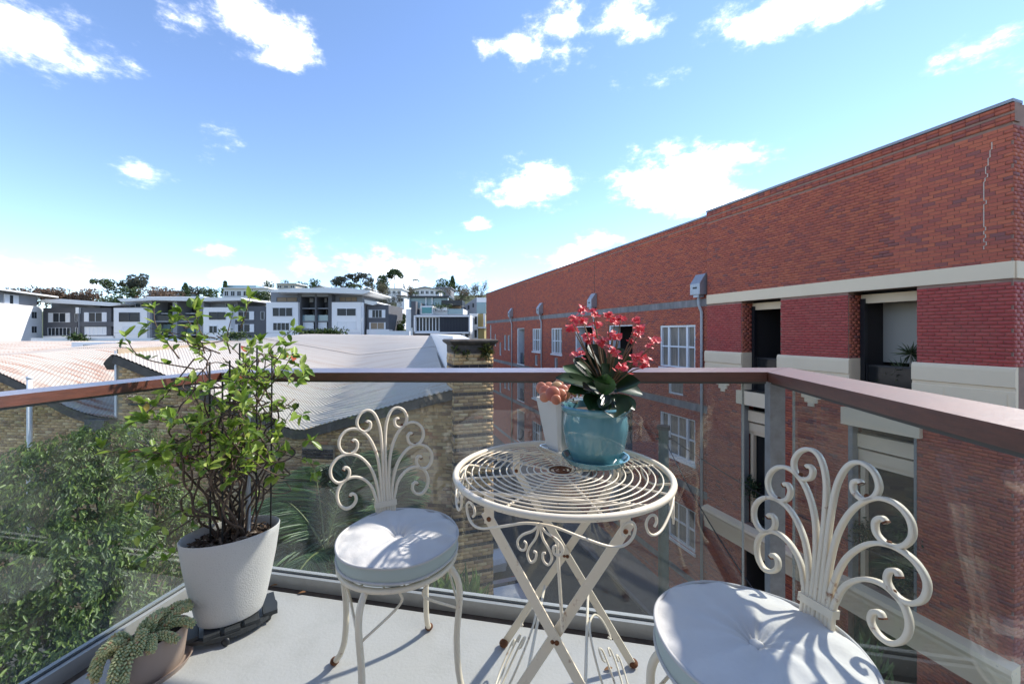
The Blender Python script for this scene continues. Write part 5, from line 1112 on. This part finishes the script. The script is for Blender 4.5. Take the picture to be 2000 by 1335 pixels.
pre=[((380,700),(240,835),.0),((400,830),(250,850),.05),((400,930),(262,985),0.),((420,980),(268,1045),0),((380,1010),(280,1090),.0),((520,850),(608,862),0),((500,760),(590,735),0),((470,640),(488,582),0),((430,690),(340,625),0),((400,690),(290,640),0),((380,720),(245,660),0),((540,700),(575,640),0),((360,640),(350,610),0),((500,900),(540,930),0),((560,780),(590,810),0),((420,660),(380,605),0),((400,1020),(330,1090),0),((450,690),(455,610),0),((350,700),(300,600),0),((520,760),(572,690),0)]
shoots=[]
for (a_,b_,dy) in pre:
    A=np.array(at(*a_,1.58)); Bq=np.array(at(*b_,1.55+rng.uniform(-.1,.08))); m_=(A+Bq)/2+rng.normal(size=3)*.03+np.array((0,0,-.01)); c=catmull([A,m_,Bq],7); vn.tube(c,.0022,5,scale=list(np.linspace(1.4,.5,len(c)))); shoots.append(np.array(c))
for k in range(75):
    p=nodes[rng.integers(len(nodes))]; o_=p-(BP+np.array((0,0,p[2]))); o_[2]=0; d=o_/(np.linalg.norm(o_)+.02)*.8+rng.normal(size=3)*.5+np.array((0,-.2,.25)); shoots.append(np.array(shoot(p,d,rng.uniform(.08,.2),rng.uniform(-.08,.16))))
vn.build('vines',VINE,pl,smooth=True); q=[]
def leafat(P,T,n,L):
    D=rvec(n)*.9+T*.55+np.array((0,-.12,.22)); q.append(leaves(np.repeat(P[None],n,0)+rng.normal(size=(n,3))*.004,D,rvec(n)*.6+np.array((0,-.3,.8)),rng.uniform(.65,1.2,n)*L,rng.uniform(.42,.58,n)*L,.16))
for c in shoots:
    T=c[-1]-c[-3]; T/=np.linalg.norm(T)+1e-6; leafat(c[-1],T,5,.044)
    for i in range(3,len(c)-1,3): leafat(c[i],T*.2,2,.04)
for k in range(45): leafat(nodes[rng.integers(len(nodes))],np.zeros(3),2,.042)
lf=leafmesh('leaves',np.vstack(q),LEAF,pl)
# ------------------------------------------------------------------ sedum pot
SPc=np.array((-1.2,1.365,0)); SR=R(66)
PINK=mat('pinkish_clay',(.36,.27,.22),.7,var=.3,vscale=12,col2=(.3,.22,.18))
s=thing('pot_saucer','oval clay-coloured saucer under the trailing succulent pot','saucer',Vector(SPc)); MB().lathe([(0,.0),(.9,0),(1.0,.016),(1.02,.02),(.97,.02),(.9,.006),(0,.005)],SPc,56,.115,.076,SR).build('dish',PINK,s,smooth='auto')
sp=thing('trailing_succulent_pot','low oval pinkish clay pot with trailing donkey-tail succulent in the left corner','potted plant',Vector(SPc+(0,0,.006)))
MB().lathe([(0,.006),(.82,.006),(.86,.012),(.97,.1),(1,.125),(1.0,.132),(.96,.132),(.93,.115),(.92,.1)],SPc,60,.105,.064,SR).build('pot',PINK,sp,smooth='auto'); MB().lathe([(.94,.108),(0,.115)],SPc,30,.105,.064,SR).build('soil',SOIL,sp)
ax=np.array((math.cos(SR),math.sin(SR),0)); ay=np.array((-ax[1],ax[0],0)); SED=mat('donkey_tail_leaf',(.35,.38,.2),.5,island=[(0,(.28,.34,.18)),(.4,(.42,.46,.23)),(.75,(.56,.53,.26)),(.93,(.58,.46,.23)),(1,(.52,.27,.16))])
def sl(a,b,z): return SPc+ax*a*.7+ay*b*.7+np.array((0,0,z*.95+.006))
for P in ([(-.1,-.01,.12),(-.13,-.04,.15),(-.17,-.075,.12),(-.185,-.09,.05)],[(-.08,.02,.12),(-.12,.03,.16),(-.17,.04,.14),(-.2,.045,.09)],[(.02,.0,.12),(.06,-.03,.15),(.1,-.075,.15),(.125,-.1,.13)],[(-.06,-.02,.12),(0,-.05,.14),(.02,-.09,.14),(.045,-.125,.12)],[(.0,.02,.12),(.06,.04,.16),(.12,.05,.17),(.16,.05,.16)],[(-.05,.0,.12),(-.02,.04,.16),(.04,.06,.17),(.09,.07,.165)],[(.02,-.02,.12),(.08,-.0,.155),(.13,.005,.165),(.165,-.01,.16)],[(-.1,0,.12),(-.13,.0,.165),(-.16,.01,.17),(-.185,.02,.15)],[(-.06,.03,.12),(-.09,.06,.16),(-.11,.085,.15),(-.12,.1,.1)],[(-.04,0,.12),(-.05,-.03,.17),(-.07,-.06,.17),(-.09,-.09,.13)],[(.05,.02,.12),(.09,.02,.15),(.14,.035,.16),(.18,.03,.17)],[(-.02,.01,.12),(0,.0,.17),(.02,.02,.18),(.05,.03,.18)],[(-.08,-.03,.12),(-.1,-.06,.16),(-.14,-.09,.1),(-.15,-.098,.06)],[(-.12,.02,.12),(-.15,.03,.15),(-.185,.02,.12),(-.2,.01,.08)],[(-.03,-.03,.12),(-.03,-.06,.15),(-.04,-.085,.14),(-.05,-.1,.12)]):
    c=catmull([sl(*p) for p in P],8); o=MB(); n=len(c)
    for i in range(n):
        T=c[min(i+1,n-1)]-c[max(i-1,0)]; T/=np.linalg.norm(T); u=np.cross(T,(.3,.2,1)); u/=np.linalg.norm(u); v=np.cross(T,u)
        for k in range(6):
            a=k*1.047+i*.5; dr=u*math.cos(a)+v*math.sin(a); e=dr*.8+T*.5; e/=np.linalg.norm(e); f1=np.cross(e,T); f1/=np.linalg.norm(f1); M=np.stack([f1,np.cross(e,f1),e],1); kk=.75 if i>n-4 else 1
            o.ball(c[i]+dr*.0095*kk,.0062*kk,(.62,.62,1.15),6,4,M)
    o.build('trailing_stem',SED,sp,smooth=True)
# fallen leaves in the corner of the floor
for i,(x,y) in enumerate(((527,1146),(582,1160),(1180,1310))):
    k=(x-1000)/F; Y=CAM_Z*F/(y-649); v,f=blade((k*Y,Y,.004),(k*Y+.03,Y+.008,.006),.014,(0,0,1),.2,4,2); o=MB().add(v,f).build('fallen_leaf',mat('dry_leaf',(.25,.12,.05),.8)); tag(o,('dry brown leaf by the base channel right of the planter','dry brown leaf by the base channel near the left chair','small dry leaf on the floor under the table')[i],'leaf')
